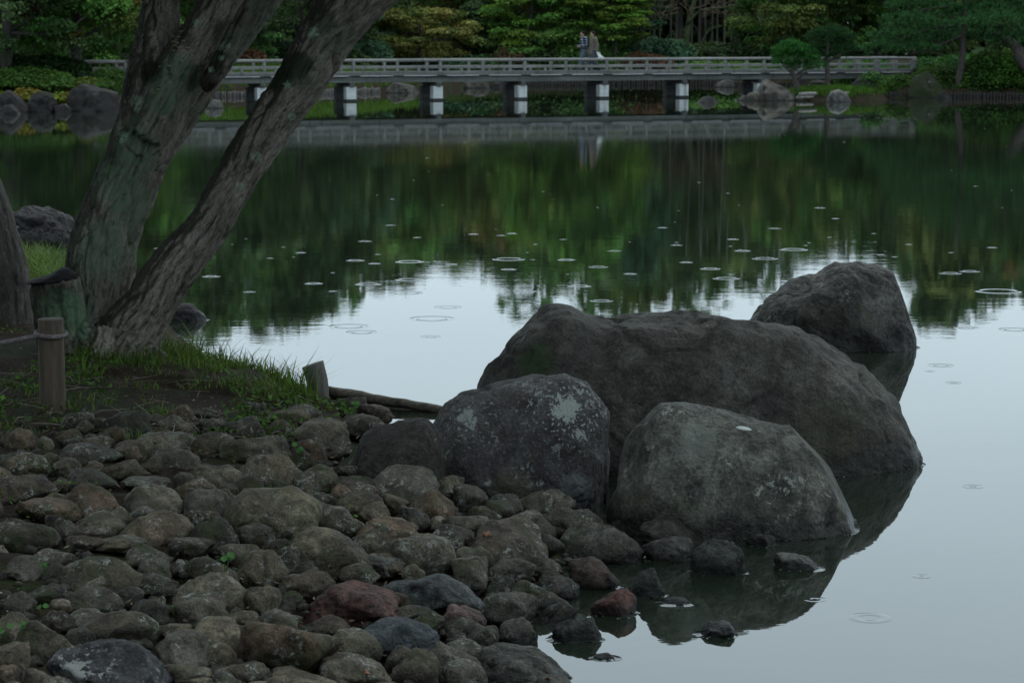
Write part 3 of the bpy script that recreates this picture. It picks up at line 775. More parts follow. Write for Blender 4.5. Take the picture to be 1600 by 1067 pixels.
from mathutils.bvhtree import BVHTree
def bvh_of(o):
    me = o.data
    return BVHTree.FromPolygons([v.co[:] for v in me.vertices], [p.vertices[:] for p in me.polygons])
def hit(bvh, x, y):
    d = ray(x, y)
    h = bvh.ray_cast(Vector((0, 0, CAMH)), Vector(d).normalized())
    return h[0], h[1]
_b = [o for o in col.objects if o.name.startswith('boulder') and 'white leaf' in o.get('label', '')][0]
_h = hit(bvh_of(_b), 1162, 673)
if _h[0] is not None:
    FRONT_LEAF.location = _h[0] + _h[1] * 0.006
    xa = Vector((1, 0.1, -0.42)); xa = (xa - _h[1] * xa.dot(_h[1])).normalized()
    nl_ = (_h[1] + Vector((0, -0.9, 0.1))).normalized(); xa = (xa - nl_ * xa.dot(nl_)).normalized(); FRONT_LEAF.location = _h[0] + _h[1] * 0.014
    FRONT_LEAF.rotation_euler = Matrix((xa, nl_.cross(xa), nl_)).transposed().to_euler()

# ================================================================== leaves in bulk
M_leaf = leaf_material('broad_leaves', 0.3)
M_needle = leaf_material('pine_needles', 0.15, 0.6)
M_blade = leaf_material('grass_blades', 0.35, 0.5)

def leaf_quads(C, Nn, size, r, aspect=0.62):
    """one pointed four-cornered leaf for every centre"""
    n = len(C)
    size = np.broadcast_to(size, (n,))
    t = r.normal(size=(n, 3)); Nn = Nn / (np.linalg.norm(Nn, axis=1)[:, None] + 1e-9)
    t = t - Nn * (t * Nn).sum(1)[:, None]; t /= np.linalg.norm(t, axis=1)[:, None] + 1e-9
    b = np.cross(Nn, t)
    s = size[:, None]
    V = np.stack([C - t * s * 0.5, C + b * s * aspect * 0.5 - Nn * s * 0.08, C + t * s * 0.5 - Nn * s * 0.12, C - b * s * aspect * 0.5 - Nn * s * 0.08], 1).reshape(-1, 3)
    return V, np.arange(4 * n).reshape(-1, 4)

def blob_leaves(blobs, r, cover, palette, zfine, sfine, scoarse, tintvar=0.25, updown=0.72, shell=0.32, noise_amp=0.35):
    Vs, Ts = [], []
    palette = np.asarray(palette, float)
    for (c, rad) in blobs:
        c = np.asarray(c, float); rad = np.asarray(rad, float)
        ls = sfine if c[2] < zfine else scoarse
        area = 4 * np.pi * ((rad[0] * rad[1]) ** 1.6 / 3 + (rad[0] * rad[2]) ** 1.6 / 3 + (rad[1] * rad[2]) ** 1.6 / 3) ** (1 / 1.6)
        n = max(6, int(area * cover / (ls * ls * 0.31)))
        d = r.normal(size=(n, 3)); d /= np.linalg.norm(d, axis=1)[:, None]
        flip = (d[:, 2] < 0) & (r.random(n) < updown); d[flip, 2] *= -1
        rr_ = 1 - shell * r.random(n) ** 1.4 + noise_amp * pn(d * 2.2 + c)
        C = c + d * rad * rr_[:, None]
        N = d / rad * rad.mean() * 0.7 + np.array([0, 0, 0.55]) + 0.5 * r.normal(size=(n, 3))
        V, _ = leaf_quads(C, N, ls * r.uniform(0.6, 1.3, n), r)
        k = r.random()
        i = int(r.integers(0, len(palette))); j = int(r.integers(0, len(palette)))
        t = palette[i] * (1 - 0.4 * k) + palette[j] * 0.4 * k
        t = t * (1 + tintvar * r.normal())
        Vs.append(V); Ts.append(np.repeat(np.maximum(t, 0.004)[None, :], len(V), 0))
    V = np.concatenate(Vs)
    return V, np.arange(len(V)).reshape(-1, 4), np.concatenate(Ts)

def crown_blobs(r, cx, cy, z0, z1, R, n, flat=0.4, rb=(0.5, 1.0), shape='round', ysq=0.8):
    out = []
    for k in range(n):
        u = r.random()
        z = z0 + (z1 - z0) * u
        if shape == 'round': prof = math.sqrt(max(0.05, 1 - (2 * u - 0.85) ** 2)) if u > 0.42 else (0.72 + 0.65 * u)
        elif shape == 'cone': prof = (1 - u) * 0.95 + 0.06
        else: prof = 0.6 + 0.4 * math.sin(u * 3.1)
        a = r.random() * 2 * math.pi; q = math.sqrt(r.uniform(0.25, 1))
        b = r.uniform(*rb)
        out.append(((cx + R * prof * q * math.cos(a), cy + R * ysq * prof * q * math.sin(a), z), (b, b * 0.95, b * flat * r.uniform(0.8, 1.2))))
    return out

M_barkfar = plain('far_bark', (0.045, 0.038, 0.032), 0.85, 0.4, 3.0, (3, 3, 0.6), 0.4, 0.03, c2=(0.03, 0.04, 0.02))
def limb_tree(r, base, ztop, r0, nl, spread, zsplit, lean=(0, 0)):
    """tapered trunk with limbs: one mesh"""
    m = MB(); b = np.asarray(base, float)
    tip = b + np.array([lean[0], lean[1], ztop - b[2]])
    P = spline([b + np.array([0, 0, -0.2]), b + (tip - b) * 0.3 + r.normal(size=3) * 0.1, b + (tip - b) * 0.65 + r.normal(size=3) * 0.2, tip], 14)
    m.tube(P, np.linspace(r0 * 1.25, r0 * 0.18, 14), 9)
    for k in range(nl):
        i = int(r.integers(3, 11)); s = P[i]
        if s[2] < zsplit: s = b + (tip - b) * ((zsplit - b[2]) / (ztop - b[2]))
        a = r.random() * 2 * math.pi; L = spread * r.uniform(0.6, 1.0)
        e = s + np.array([L * math.cos(a), L * 0.8 * math.sin(a), L * r.uniform(0.15, 0.6)])
        Q = spline([s, s + (e - s) * 0.45 + r.normal(size=3) * 0.15 * L * 0.5, e], 8)
        m.tube(Q, np.linspace(r0 * 0.42, r0 * 0.07, 8), 6)
    return m

# ================================================================== FOREGROUND: the leaning many-stemmed tree
def px_stem(pts, Y0, dY=0.0, n=60):
    P, R = [], []
    for k, (x, y, w) in enumerate(pts):
        Y = Y0 + dY * k / max(1, len(pts) - 1)
        P.append(dp(x, y, Y)); R.append(w * mpp(Y) / 2)
    Q = spline(np.hstack([np.array(P), np.array(R)[:, None]]), n)
    return Q[:, :3], np.maximum(Q[:, 3], 0.01)

def remeshed(parts, voxel):
    m = MB()
    for P, R in parts: m.tube(P, R, 20)
    tmp = mk('tmp_body', m.V, m.F)
    md = tmp.modifiers.new('v', 'REMESH'); md.mode = 'VOXEL'; md.voxel_size = voxel
    sm = tmp.modifiers.new('s', 'SMOOTH'); sm.iterations = 6; sm.factor = 0.5
    dg = bpy.context.evaluated_depsgraph_get(); dg.update()
    me = bpy.data.meshes.new_from_object(tmp.evaluated_get(dg))
    V = np.empty(len(me.vertices) * 3, np.float32); me.vertices.foreach_get('co', V); V = V.reshape(-1, 3).astype(float)
    Nn = np.empty(len(me.vertices) * 3, np.float32); me.vertices.foreach_get('normal', Nn); Nn = Nn.reshape(-1, 3).astype(float)
    Fq = [tuple(p.vertices) for p in me.polygons]
    bpy.data.objects.remove(tmp); bpy.data.meshes.remove(me)
    return V, Nn, Fq

def bark_body(name, parts, voxel, mat, parent, amp=0.02, seed=0):
    V, Nn, Fq = remeshed(parts, voxel)
    best = np.full(len(V), 1e9); BC = np.zeros((len(V), 3))
    for P, R in parts:
        pts, t, N, B = frames(P)
        s = np.concatenate([[0], np.cumsum(np.linalg.norm(np.diff(pts, axis=0), axis=1))])
        for k in range(0, len(pts)):
            d = V - pts[k]; q = np.linalg.norm(d, axis=1) / R[k]
            m = q < best
            if not m.any(): continue
            best[m] = q[m]
            BC[m] = np.stack([d[m] @ N[k], s[k] + d[m] @ t[k], d[m] @ B[k]], 1)
    S = BC * np.array([13, 2.2, 13]) + seed
    tw = BC.copy(); tw[:, 0] += 0.04 * pn(BC * 3 + 9); 
    furrow = np.abs(pn(tw * np.array([17, 2.6, 17]) + seed)); f2 = np.abs(pn(tw * np.array([38, 7, 38]) + seed + 5))
    deep = np.abs(pn(tw * np.array([7, 1.1, 7]) + seed + 31))
    h = amp * (0.55 * np.minimum(furrow * 3, 1) + 0.35 * np.minimum(f2 * 3, 1) + 0.5 * fbm(S * 0.35, 3)) - amp * 1.2 * np.exp(-(deep / 0.045) ** 2)
    V = V + Nn * (h - amp * 0.45)[:, None]
    o = mk(name, V, Fq, mat, parent)
    at = o.data.attributes.new('bark', 'FLOAT_VECTOR', 'POINT'); at.data.foreach_set('vector', BC.astype(np.float32).ravel())
    return o

TY = 17.4
A = px_stem([(138, 575, 160), (146, 535, 132), (151, 480, 108), (160, 400, 106), (173, 350, 102), (212, 250, 98), (243, 160, 108), (246, 100, 92), (247, 50, 66), (251, 0, 56), (262, -60, 50), (285, -150, 46)], TY, 0.3, 90)
A2 = px_stem([(225, 215, 60), (258, 150, 70), (290, 90, 66), (318, 45, 60), (345, 0, 56), (382, -60, 50), (440, -150, 46)], TY - 0.05, 0.2, 50)
A3 = px_stem([(215, 270, 60), (255, 212, 62), (296, 152, 56), (335, 95, 52), (363, 58, 52), (405, 0, 60), (450, -60, 52), (520, -150, 46)], TY + 0.12, 0.5, 50)
Bst = px_stem([(178, 575, 120), (190, 545, 108), (207, 518, 94), (232, 480, 80), (262, 432, 78), (296, 390, 71), (327, 350, 66), (361, 290, 66), (396, 230, 70), (437, 170, 72), (474, 118, 76), (508, 60, 84), (552, 0, 96), (610, -60, 92), (690, -150, 80)], TY - 0.25, 0.1, 90)
ST = px_stem([(106, 560, 84), (98, 520, 82), (92, 480, 80), (86, 438, 78)], TY - 0.35, 0.0, 16)        # the mossy stub at its foot
roots = [px_stem([(190, 530, 60), (215, 540, 40), (240, 552, 22), (262, 562, 10)], TY - 0.3, -0.1, 14), px_stem([(120, 530, 60), (95, 552, 40), (66, 560, 24), (40, 562, 8)], TY - 0.3, -0.2, 14),
         px_stem([(150, 530, 70), (148, 560, 46), (140, 580, 26)], TY - 0.4, -0.35, 12)]
tb = dp(150, 540, TY)
tree1 = thing('tree', 'big leaning tree with several mossy furrowed trunks on the near bank', 'tree', (tb[0], tb[1], gz(tb[0], tb[1])))
trunkA = bark_body('trunk', [A, A2, A3, Bst, ST] + roots, 0.0155, None, tree1, 0.026, 3)
tag(trunkA, 'grey-brown trunks with green algae and dark moss')
TB = bvh_of(trunkA)

def sf(x, y, dy=-0.25):
    h = hit(TB, x, y)[0]
    return tuple(h) if h is not None else tuple(dp(x, y, TY + dy))
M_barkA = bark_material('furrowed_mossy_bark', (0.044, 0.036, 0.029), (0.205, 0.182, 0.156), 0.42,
    lichpts=[(sf(214, 160), 0.060), (sf(192, 215), 0.045), (sf(349, 73, -0.1), 0.045), (sf(308, 36, -0.2), 0.035), (sf(345, 92, -0.1), 0.03), (sf(330, 110, -0.1), 0.03), (sf(447, 133), 0.03), (sf(402, 247, -0.35), 0.04), (sf(488, 52, -0.4), 0.04), (sf(375, 290, -0.35), 0.035), (sf(455, 182), 0.03)],
    green=[(sf(190, 290), 0.28, 0.75), (sf(215, 225), 0.26, 0.75), (sf(165, 390), 0.32, 0.7), (sf(255, 150), 0.2, 0.8), (sf(275, 105), 0.15, 0.75), (sf(205, 330), 0.22, 0.6), (sf(125, 480, -0.35), 0.2, 0.9), (sf(95, 490, -0.5), 0.2, 0.7), (sf(130, 510, -0.4), 0.14, 0.8),
           (sf(300, 155), 0.2, 0.35), (sf(380, 60, 0), 0.22, 0.45), (sf(410, 10, 0), 0.2, 0.4), (sf(480, 120, -0.3), 0.2, 0.2), (sf(520, 60, -0.3), 0.2, 0.3)],
    mossy=[(sf(75, 480), 0.26, 0.75), (sf(100, 470), 0.16, 0.5), (sf(238, 115), 0.13, 0.9), (sf(195, 130), 0.14, 0.7), (sf(330, 95, 0), 0.17, 0.85), (sf(310, 125, 0), 0.15, 0.9), (sf(350, 50, 0), 0.14, 0.7), (sf(462, 105, -0.3), 0.16, 0.9), (sf(435, 120, -0.3), 0.13, 0.9), (sf(500, 30, -0.3), 0.14, 0.6), (sf(205, 60), 0.14, 0.6), (sf(175, 250), 0.10, 0.6), (sf(290, 60), 0.08, 0.5), (sf(270, 360), 0.1, 0.5), (sf(340, 250, -0.4), 0.09, 0.6)])
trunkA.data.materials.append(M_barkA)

# pale little bracket fungi on the trunk
def bracket(x, y, wpx, mat, name='bracket_fungus', tilt=0.0, th=0.3):
    h, n = hit(TB, x, y)
    if h is None: return
    w = wpx * mpp(TY)
    out = Vector((n.x, n.y, 0)); out.normalize(); side = Vector((0, 0, 1)).cross(out)
    V, Fc = [], []
    K = 12
    for ring_i, (rs, z) in enumerate([(0.02, 0.02), (0.6, 0.10), (1.0, 0.02), (0.96, -0.08), (0.4, -th)]):
        for k in range(K):
            a = 2 * math.pi * k / K
            wv = 1 + 0.12 * math.sin(a * 3 + x)
            V.append(h + side * (math.cos(a) * w / 2 * rs * wv) + out * (math.sin(a) * w * 0.36 * rs * wv + 0.1 * w) + Vector((0, 0, z * w + tilt * math.cos(a) * w * rs)))
    for r_ in range(4):
        for k in range(K): Fc.append((r_ * K + k, r_ * K + (k + 1) % K, (r_ + 1) * K + (k + 1) % K, (r_ + 1) * K + k))
    Fc.append(tuple(range(K))[::-1]); Fc.append(tuple(4 * K + k for k in range(K)))
    return mk(name, V, Fc, mat, tree1)
M_fung = plain('pale_fungus', (0.20, 0.185, 0.10), 0.7, 0.3, 20)
for (x, y, w) in [(271, 57, 9), (284, 49, 9), (278, 58, 7), (271, 65, 8), (278, 67, 8), (286, 64, 7), (274, 71, 9), (280, 74, 7), (293, 75, 9), (300, 70, 7), (296, 79, 6), (272, 79, 6), (264, 88, 5), (286, 90, 6), (251, 104, 7), (265, 103, 9), (306, 58, 5), (260, 95, 5), (268, 113, 6), (284, 95, 5), (246, 140, 7), (241, 147, 7), (250, 134, 6)]:
    bracket(x, y, w, M_fung)

# dark shelf capping the stub
sp0 = dp(80, 438, TY - 0.38)
V, Fc = ico(4)
Vc = V * np.array([0.185, 0.16, 0.040])
Vc[:, 2] += np.where(V[:, 2] > 0, 0.055 * np.exp(-((V[:, 0] - 0.55) / 0.4) ** 2) * np.maximum(V[:, 2], 0), 0) + 0.028 * V[:, 0]
Vc[:, 2] = np.where(V[:, 2] < 0, Vc[:, 2] * 0.6, Vc[:, 2])
Vc *= (1 + 0.05 * fbm(V * 3, 3))[:, None]
tag(mk('bracket_fungus', Vc + sp0, Fc, plain('dark_shelf', (0.007, 0.0065, 0.007), 0.9, 0.3, 12, (1, 1, 6), 0.4, 0.01), tree1), 'large dark shelf on the mossy stub')

# knot where a branch was lost
kn = px_stem([(322, 135, 22), (331, 128, 20), (334, 124, 18)], TY - 0.06, -0.1, 6)
mb = MB(); mb.tube(kn[0], kn[1], 12); mb.build('knot', plain('knot_wood', (0.030, 0.019, 0.016), 0.8, 0.4, 14), tree1, True)

# limbs and crown above the frame (they shade the cobbles)
r1 = np.random.default_rng(4)
mb = MB(); crown_pts = []
tops = [A[0][-1], A2[0][-1], A3[0][-1], Bst[0][-1]]
aims = [(-4.2, 18.5, 7.5), (-2.6, 15.0, 7.2), (-1.5, 20.5, 7.6), (0.6, 15.5, 6.4), (-3.0, 11.5, 7.0), (-0.8, 11.8, 6.4), (-5.5, 14.5, 7.0), (1.6, 12.8, 6.2)]
for k, e in enumerate(aims):
    s = tops[k % 4]; e = np.array(e, float)
    P = spline([s - np.array([0, 0, 0.1]), s + (e - s) * 0.4 + np.array([0, 0, 0.5]), e], 16)
    mb.tube(P, np.linspace(0.13, 0.03, 16), 8)
    for _ in range(5):
        i = int(r1.integers(6, 15)); q = P[i]; e2 = q + r1.normal(size=3) * np.array([1.2, 1.2, 0.4]); Q = spline([q, (q + e2) / 2 + np.array([0, 0, 0.15]), e2], 6)
        mb.tube(Q, np.linspace(0.04, 0.01, 6), 5); crown_pts.append(e2)
    crown_pts += [P[-1], P[-4], P[-7]]
mb.build('limbs', plain('limb_bark', (0.05, 0.045, 0.04), 0.85, 0.4, 6, (3, 3, 1), 0.4, 0.02), tree1, True)
GREENS = [(0.030, 0.055, 0.014), (0.040, 0.065, 0.016), (0.026, 0.046, 0.014), (0.05, 0.062, 0.016)]
blobs = [((p[0] + r1.normal() * 0.3, p[1] + r1.normal() * 0.3, max(p[2], 5.2)), (1.15, 1.15, 0.4)) for p in crown_pts]
V, Fc, T = blob_leaves(blobs, r1, 0.5, GREENS, 0, 0.22, 0.22)
mk('crown', V, Fc, M_leaf, tree1, False, T)

# second trunk cut by the left edge
L = px_stem([(-20, 520, 150), (-14, 480, 128), (-18, 430, 124), (-30, 380, 122), (-48, 320, 120), (-72, 262, 118), (-110, 170, 112), (-150, 70, 104), (-200, -60, 96), (-260, -200, 86)], 18.6, 0.2, 60)
lb = dp(-14, 490, 18.6)
tree2 = thing('tree', 'smooth brown tree trunk leaning out at the left edge of the picture', 'tree', (lb[0], lb[1], gz(lb[0], lb[1])))
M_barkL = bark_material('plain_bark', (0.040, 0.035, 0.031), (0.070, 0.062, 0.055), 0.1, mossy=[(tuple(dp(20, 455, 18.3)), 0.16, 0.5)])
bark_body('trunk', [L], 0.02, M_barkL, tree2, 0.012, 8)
mb = MB(); e0 = L[0][-1]
cps = []
for e in [(-9, 16, 7.5), (-7.5, 20.5, 7.8), (-10.5, 19, 7), (-6.5, 12.5, 7.2), (-9.0, 10.0, 7.0)]:
    P = spline([e0, e0 + (np.array(e) - e0) * 0.5 + np.array([0, 0, 0.4]), np.array(e)], 12); mb.tube(P, np.linspace(0.16, 0.03, 12), 8); cps += [P[-1], P[-3], P[-5], P[-1] + r1.normal(size=3) * np.array([1, 1, .3]), P[-2] + r1.normal(size=3) * np.array([1.3, 1.3, .3])]
mb.build('limbs', M_barkfar, tree2, True)
V, Fc, T = blob_leaves([((p[0], p[1], max(p[2], 5.2)), (1.3, 1.3, 0.5)) for p in cps], r1, 0.85, GREENS, 0, 0.18, 0.18)
mk('crown', V, Fc, M_leaf, tree2, False, T)

# ------------------------------------------------------------------ rope post, rope, stake, edging planks
M_post = plain('old_post_wood', (0.074, 0.054, 0.036), 0.8, 0.35, 9, (3, 3, 0.35), 0.5, 0.012, c2=(0.035, 0.028, 0.02))
M_cut = plain('cut_wood', (0.10, 0.088, 0.075), 0.85, 0.3, 30, (1, 1, 1), 0.4, 0.006)
pb = gp(83, 632, 0.42); zb = gz(pb[0], pb[1]); pb = gp(83, 632, zb)
ptop = dp(79, 500, pb[1]); pr_ = 20.5 * mpp(pb[1])
post = thing('rope_post', 'short round wooden post with a rope tied round it', 'post', (pb[0], pb[1], zb))
mb = MB()
P = spline([pb - np.array([0, 0, 0.25]), pb, (pb + ptop) / 2, ptop - np.array([0, 0, 0.015]), ptop], 20)
V, Fc = tube(P, np.concatenate([np.full(18, pr_), [pr_ * 0.99, pr_ * 0.93]]), 22)
V = V + 0.006 * np.stack([fbm(V * np.array([16, 16, 2]), 3)] * 3, 1) * np.array([1, 1, 0])
mb.add(V, Fc); mb.build('shaft', M_post, post, True)
V, Fc = tube([ptop + np.array([0, 0, -0.01]), ptop + np.array([0, 0, 0.004]), ptop + np.array([0, 0, 0.006])], [pr_ * 0.9, pr_ * 0.9, pr_ * 0.5], 22)
mk('cut_face', V, Fc, M_cut, post)
M_rope = plain('grey_rope', (0.15, 0.125, 0.125), 0.9, 0.3, 40, (1, 1, 1), 0.3, 0.004)
ztie = dp(79, 521, pb[1])[2]
def rope_strands(path, name, parent, rad, turns_per_m):
    pts, t, N, B = frames(path)
    s = np.concatenate([[0], np.cumsum(np.linalg.norm(np.diff(pts, axis=0), axis=1))])
    for k in range(3):
        ph = 2 * np.pi * (s * turns_per_m + k / 3.0)
        Q = pts + rad * 0.55 * (np.cos(ph)[:, None] * N + np.sin(ph)[:, None] * B)
        V, Fc = tube(Q, rad * 0.58, 6); mk(name, V, Fc, M_rope, parent)
rope = thing('rope', 'twisted grey rope running left from the wooden post', 'rope', (pb[0], pb[1], ztie))
a = np.linspace(0.25 * np.pi, 2.3 * np.pi, 110)
loop = np.stack([pb[0] + (ptop[0] - pb[0]) * 0.8 + (pr_ + 0.011) * np.cos(a), pb[1] + (pr_ + 0.011) * np.sin(a), ztie + 0.012 * np.sin(a - 0.6)], 1)
rope_strands(loop, 'strand', rope, 0.014, 16)
e1 = np.array([pb[0] - pr_ * 0.7, pb[1] - pr_ * 0.75, ztie - 0.005]); e2 = dp(-160, 548, pb[1] - 0.1); md_ = (e1 + e2) / 2 - np.array([0, 0, 0.03])
rope_strands(spline([e1, md_, e2], 160), 'strand', rope, 0.014, 16)

sk = gp(497, 612, 0.1); st = dp(489, 569, sk[1])
M_stake = plain('weathered_stake', (0.10, 0.092, 0.082), 0.85, 0.35, 10, (4, 4, 0.4), 0.6, 0.012, c2=(0.045, 0.038, 0.03))
V, Fc = tube(spline([sk - np.array([0, 0, 0.4]), sk, st], 10), 17.5 * mpp(sk[1]), 18)
V = V + 0.005 * fbm(V * np.array([22, 22, 3]), 3)[:, None] * np.array([1, 1, 0]); V[-18:, 2] += (V[-18:, 0] - st[0]) * 0.12
tag(mk('stake', V, Fc, M_stake), 'grey weathered stake end standing up at the bank\'s edge', 'stake')
M_plank = plain('edging_wood', (0.12, 0.10, 0.075), 0.8, 0.35, 8, (0.6, 6, 6), 0.6, 0.012, c2=(0.035, 0.028, 0.02))
pa, pz = np.array([-1.46, 17.25, 0.085]), np.array([-0.44, 16.62, 0.02])
for k, (off, hgt, th, lab) in enumerate([(0.0, 0.10, 0.075, 'upper brown edging log between stake and boulders'), (-0.13, 0.075, 0.065, 'lower edging log half in the water below the upper one')]):
    d = pz - pa; n2 = np.array([d[1], -d[0], 0]); n2 /= np.linalg.norm(n2)
    P = spline([pa - n2 * off * (-0.4) + np.array([0, 0, off * 0.55]), pa + d * 0.5 + n2 * 0.015 + np.array([0, 0, off * 0.5]), pz + np.array([0.03 * k, 0, off * 0.28])], 24)
    V, Fc = tube(P, np.linspace(0.042, 0.030, 24) * (1 if k == 0 else 0.85), 12)
    V = V + 0.007 * fbm(V * np.array([5, 5, 20]) + k, 3)[:, None]
    tag(mk('edging_log', V, Fc, M_plank), lab, 'log', 'edging logs')

# rocks on the far side of the near bank
M_rk = rock_material('bank_rock', (0.009, 0.009, 0.010), (0.024, 0.023, 0.025), (0.012, 0.012, 0.012), lich=0.2, moss=0.1, scale=1.0)
boulder('boulder', 'black craggy rock on the shore between the two trees', [(10, 405), (22, 345), (32, 326), (48, 322), (70, 327), (95, 335), (108, 342), (126, 362), (140, 405)], 26.2, 1.4, M_rk, lvl=6, seed=23, amp=0.10, zb=0.0, facets=5)
boulder('boulder', 'low dark wet rock in the water beside the leaning trunk', [(240, 508), (256, 488), (272, 478), (288, 474), (302, 478), (316, 487), (326, 495), (330, 503)], 21.9, 0.4, M_rk, lvl=5, seed=27, amp=0.06, facets=3)

# ------------------------------------------------------------------ grass, weeds and litter on the bank
def blades(spots, r, hrange, wid, palette, per=14, spread=0.05, bend=0.5):
    Vs, Ts = [], []; palette = np.asarray(palette)
    for (x, y, z, s) in spots:
        n = per
        a = r.random(n) * 2 * np.pi; h = r.uniform(hrange[0], hrange[1], n) * s
        bx = x + r.normal(size=n) * spread; by = y + r.normal(size=n) * spread
        dx, dy = np.cos(a), np.sin(a); b = bend * h * r.uniform(0.3, 1.2, n)
        t = palette[r.integers(0, len(palette), n)] * r.uniform(0.7, 1.3, (n, 1))
        w = wid * r.uniform(0.6, 1.3, n)
        px_, py_ = -dy, dx
        def pt(u, sgn, ww):
            return np.stack([bx + dx * b * u * u + px_ * sgn * ww, by + dy * b * u * u + py_ * sgn * ww, z - 0.01 + h * (u - 0.22 * u * u * bend)], 1)
        q = np.stack([pt(0, -1, w * .5), pt(0, 1, w * .5), pt(.55, 1, w * .42), pt(.55, -1, w * .42), pt(.55, -1, w * .42), pt(.55, 1, w * .42), pt(1, 1, w * .05), pt(1, -1, w * .05)], 1)
        Vs.append(q.reshape(-1, 3)); Ts.append(np.repeat(t, 8, 0))
    V = np.concatenate(Vs); return V, np.arange(len(V)).reshape(-1, 4), np.concatenate(Ts)
GR = [(0.065, 0.135, 0.024), (0.08, 0.15, 0.03), (0.05, 0.095, 0.02), (0.10, 0.14, 0.04), (0.07, 0.085, 0.028)]
rg = np.random.default_rng(8)
spots = []
for _ in range(360):                                  # along the bank's edge
    x = rg.uniform(120, 478); y0 = np.interp(x, [120, 200, 300, 400, 478], [560, 545, 548, 570, 605]); y = y0 + abs(rg.normal()) * 16 - 3
    p = gp(x, y, 0.4); z = gz(p[0], p[1])
    if z < 0.09: continue
    p = gp(x, y, z); z = gz(p[0], p[1])
    cl = fbm(np.array([[p[0] * 3.0, p[1] * 2.0, 1.0]]), 2)[0]
    if z > 0.05 and cl > -0.25: spots.append((p[0], p[1], z, (0.35 + 1.6 * rg.random() ** 3) * (0.7 + 0.8 * max(0, cl))))
for _ in range(150):                                  # sparse on the soil
    x, y = rg.uniform(-60, 470), rg.uniform(540, 672); p = gp(x, y, 0.42)
    if fbm(np.array([[p[0] * 1.3, p[1] * 0.9, 3.0]]), 2)[0] < -0.05: continue
    spots.append((p[0], p[1], gz(p[0], p[1]), 0.3 + 0.3 * rg.random()))
for _ in range(150):                                   # tall bright tuft by the black rock
    p = gp(rg.normal(70, 24), rg.uniform(378, 440), 0.45); spots.append((p[0], p[1], gz(p[0], p[1]), 1.5))
V, Fc, T = blades(spots, rg, (0.06, 0.22), 0.008, GR, bend=0.9)
tag(mk('bank_grass', V, Fc, M_blade, None, False, T), 'ragged green grass along the near bank', 'grass', None, 'stuff')
# low broad-leaved cover
C, N, S = [], [], []
for _ in range(7500):
    x, y = rg.uniform(-80, 560), rg.uniform(500, 800)
    p = gp(x, y, 0.42)
    if fbm(np.array([[p[0] * 1.1 + 4, p[1] * 0.8, 7.0]]), 3)[0] < 0.10: continue
    if y > 660 and rg.random() < 0.78: continue
    z = gz(p[0], p[1])
    if z < 0.12: continue
    C.append((p[0], p[1], z + 0.01 + 0.05 * rg.random())); N.append((rg.normal() * 0.5, rg.normal() * 0.5 - 0.2, 1)); S.append(rg.uniform(0.02, 0.05) * (1.0 if y < 655 else 0.6))
V, Fc = leaf_quads(np.array(C), np.array(N), np.array(S), rg, 0.7)
T = np.repeat(np.array(GR)[rg.integers(0, 3, len(C))] * rg.uniform(0.5, 1.0, (len(C), 1)), 4, 0)
tag(mk('ground_cover', V, Fc, M_leaf, None, False, T), 'tiny-leaved weeds spreading over the dark soil', 'weeds', None, 'stuff')
# leaf litter
C, N, S, T = [], [], [], []
LT = np.array([(0.10, 0.075, 0.05), (0.06, 0.04, 0.025), (0.17, 0.15, 0.12), (0.08, 0.05, 0.03), (0.22, 0.20, 0.16)])
for _ in range(5200):
    x, y = rg.uniform(-80, 700), rg.uniform(500, 960)
    p = gp(x, y, 0.40); z = gz(p[0], p[1])
    if z < 0.12 or (y > 680 and rg.random() < 0.7): continue
    C.append((p[0], p[1], z + 0.012)); N.append((rg.normal() * 0.35, rg.normal() * 0.35, 1)); S.append(rg.uniform(0.012, 0.045)); T.append(LT[rg.choice(5, p=[.28, .28, .14, .22, .08])] * rg.uniform(0.6, 1.25))
V, Fc = leaf_quads(np.array(C), np.array(N), np.array(S), rg, 0.45)
tag(mk('leaf_litter', V, Fc, M_leaf, None, False, np.repeat(np.array(T), 4, 0)), 'small dead leaves and bits of bark on the soil', 'leaf litter', None, 'stuff')
# thin dead twigs
mb = MB()
for _ in range(70):
    x, y = rg.uniform(0, 470), rg.uniform(575, 660); p = gp(x, y, 0.42); z = gz(p[0], p[1]) + 0.012
    a = rg.random() * 6.3; L_ = rg.uniform(0.05, 0.2); d = np.array([math.cos(a), math.sin(a), 0.08]) * L_
    mb.tube([np.array([p[0], p[1], z]) - d, np.array([p[0], p[1], z + 0.01]) + rg.normal(size=3) * 0.008, np.array([p[0], p[1], z]) + d], [0.003, 0.003, 0.0015], 5)
tag(mb.build('dead_twigs', plain('twig_wood', (0.13, 0.105, 0.08), 0.85, 0.4, 20), None, True), 'thin dead twigs scattered on the soil', 'twigs', None, 'stuff')

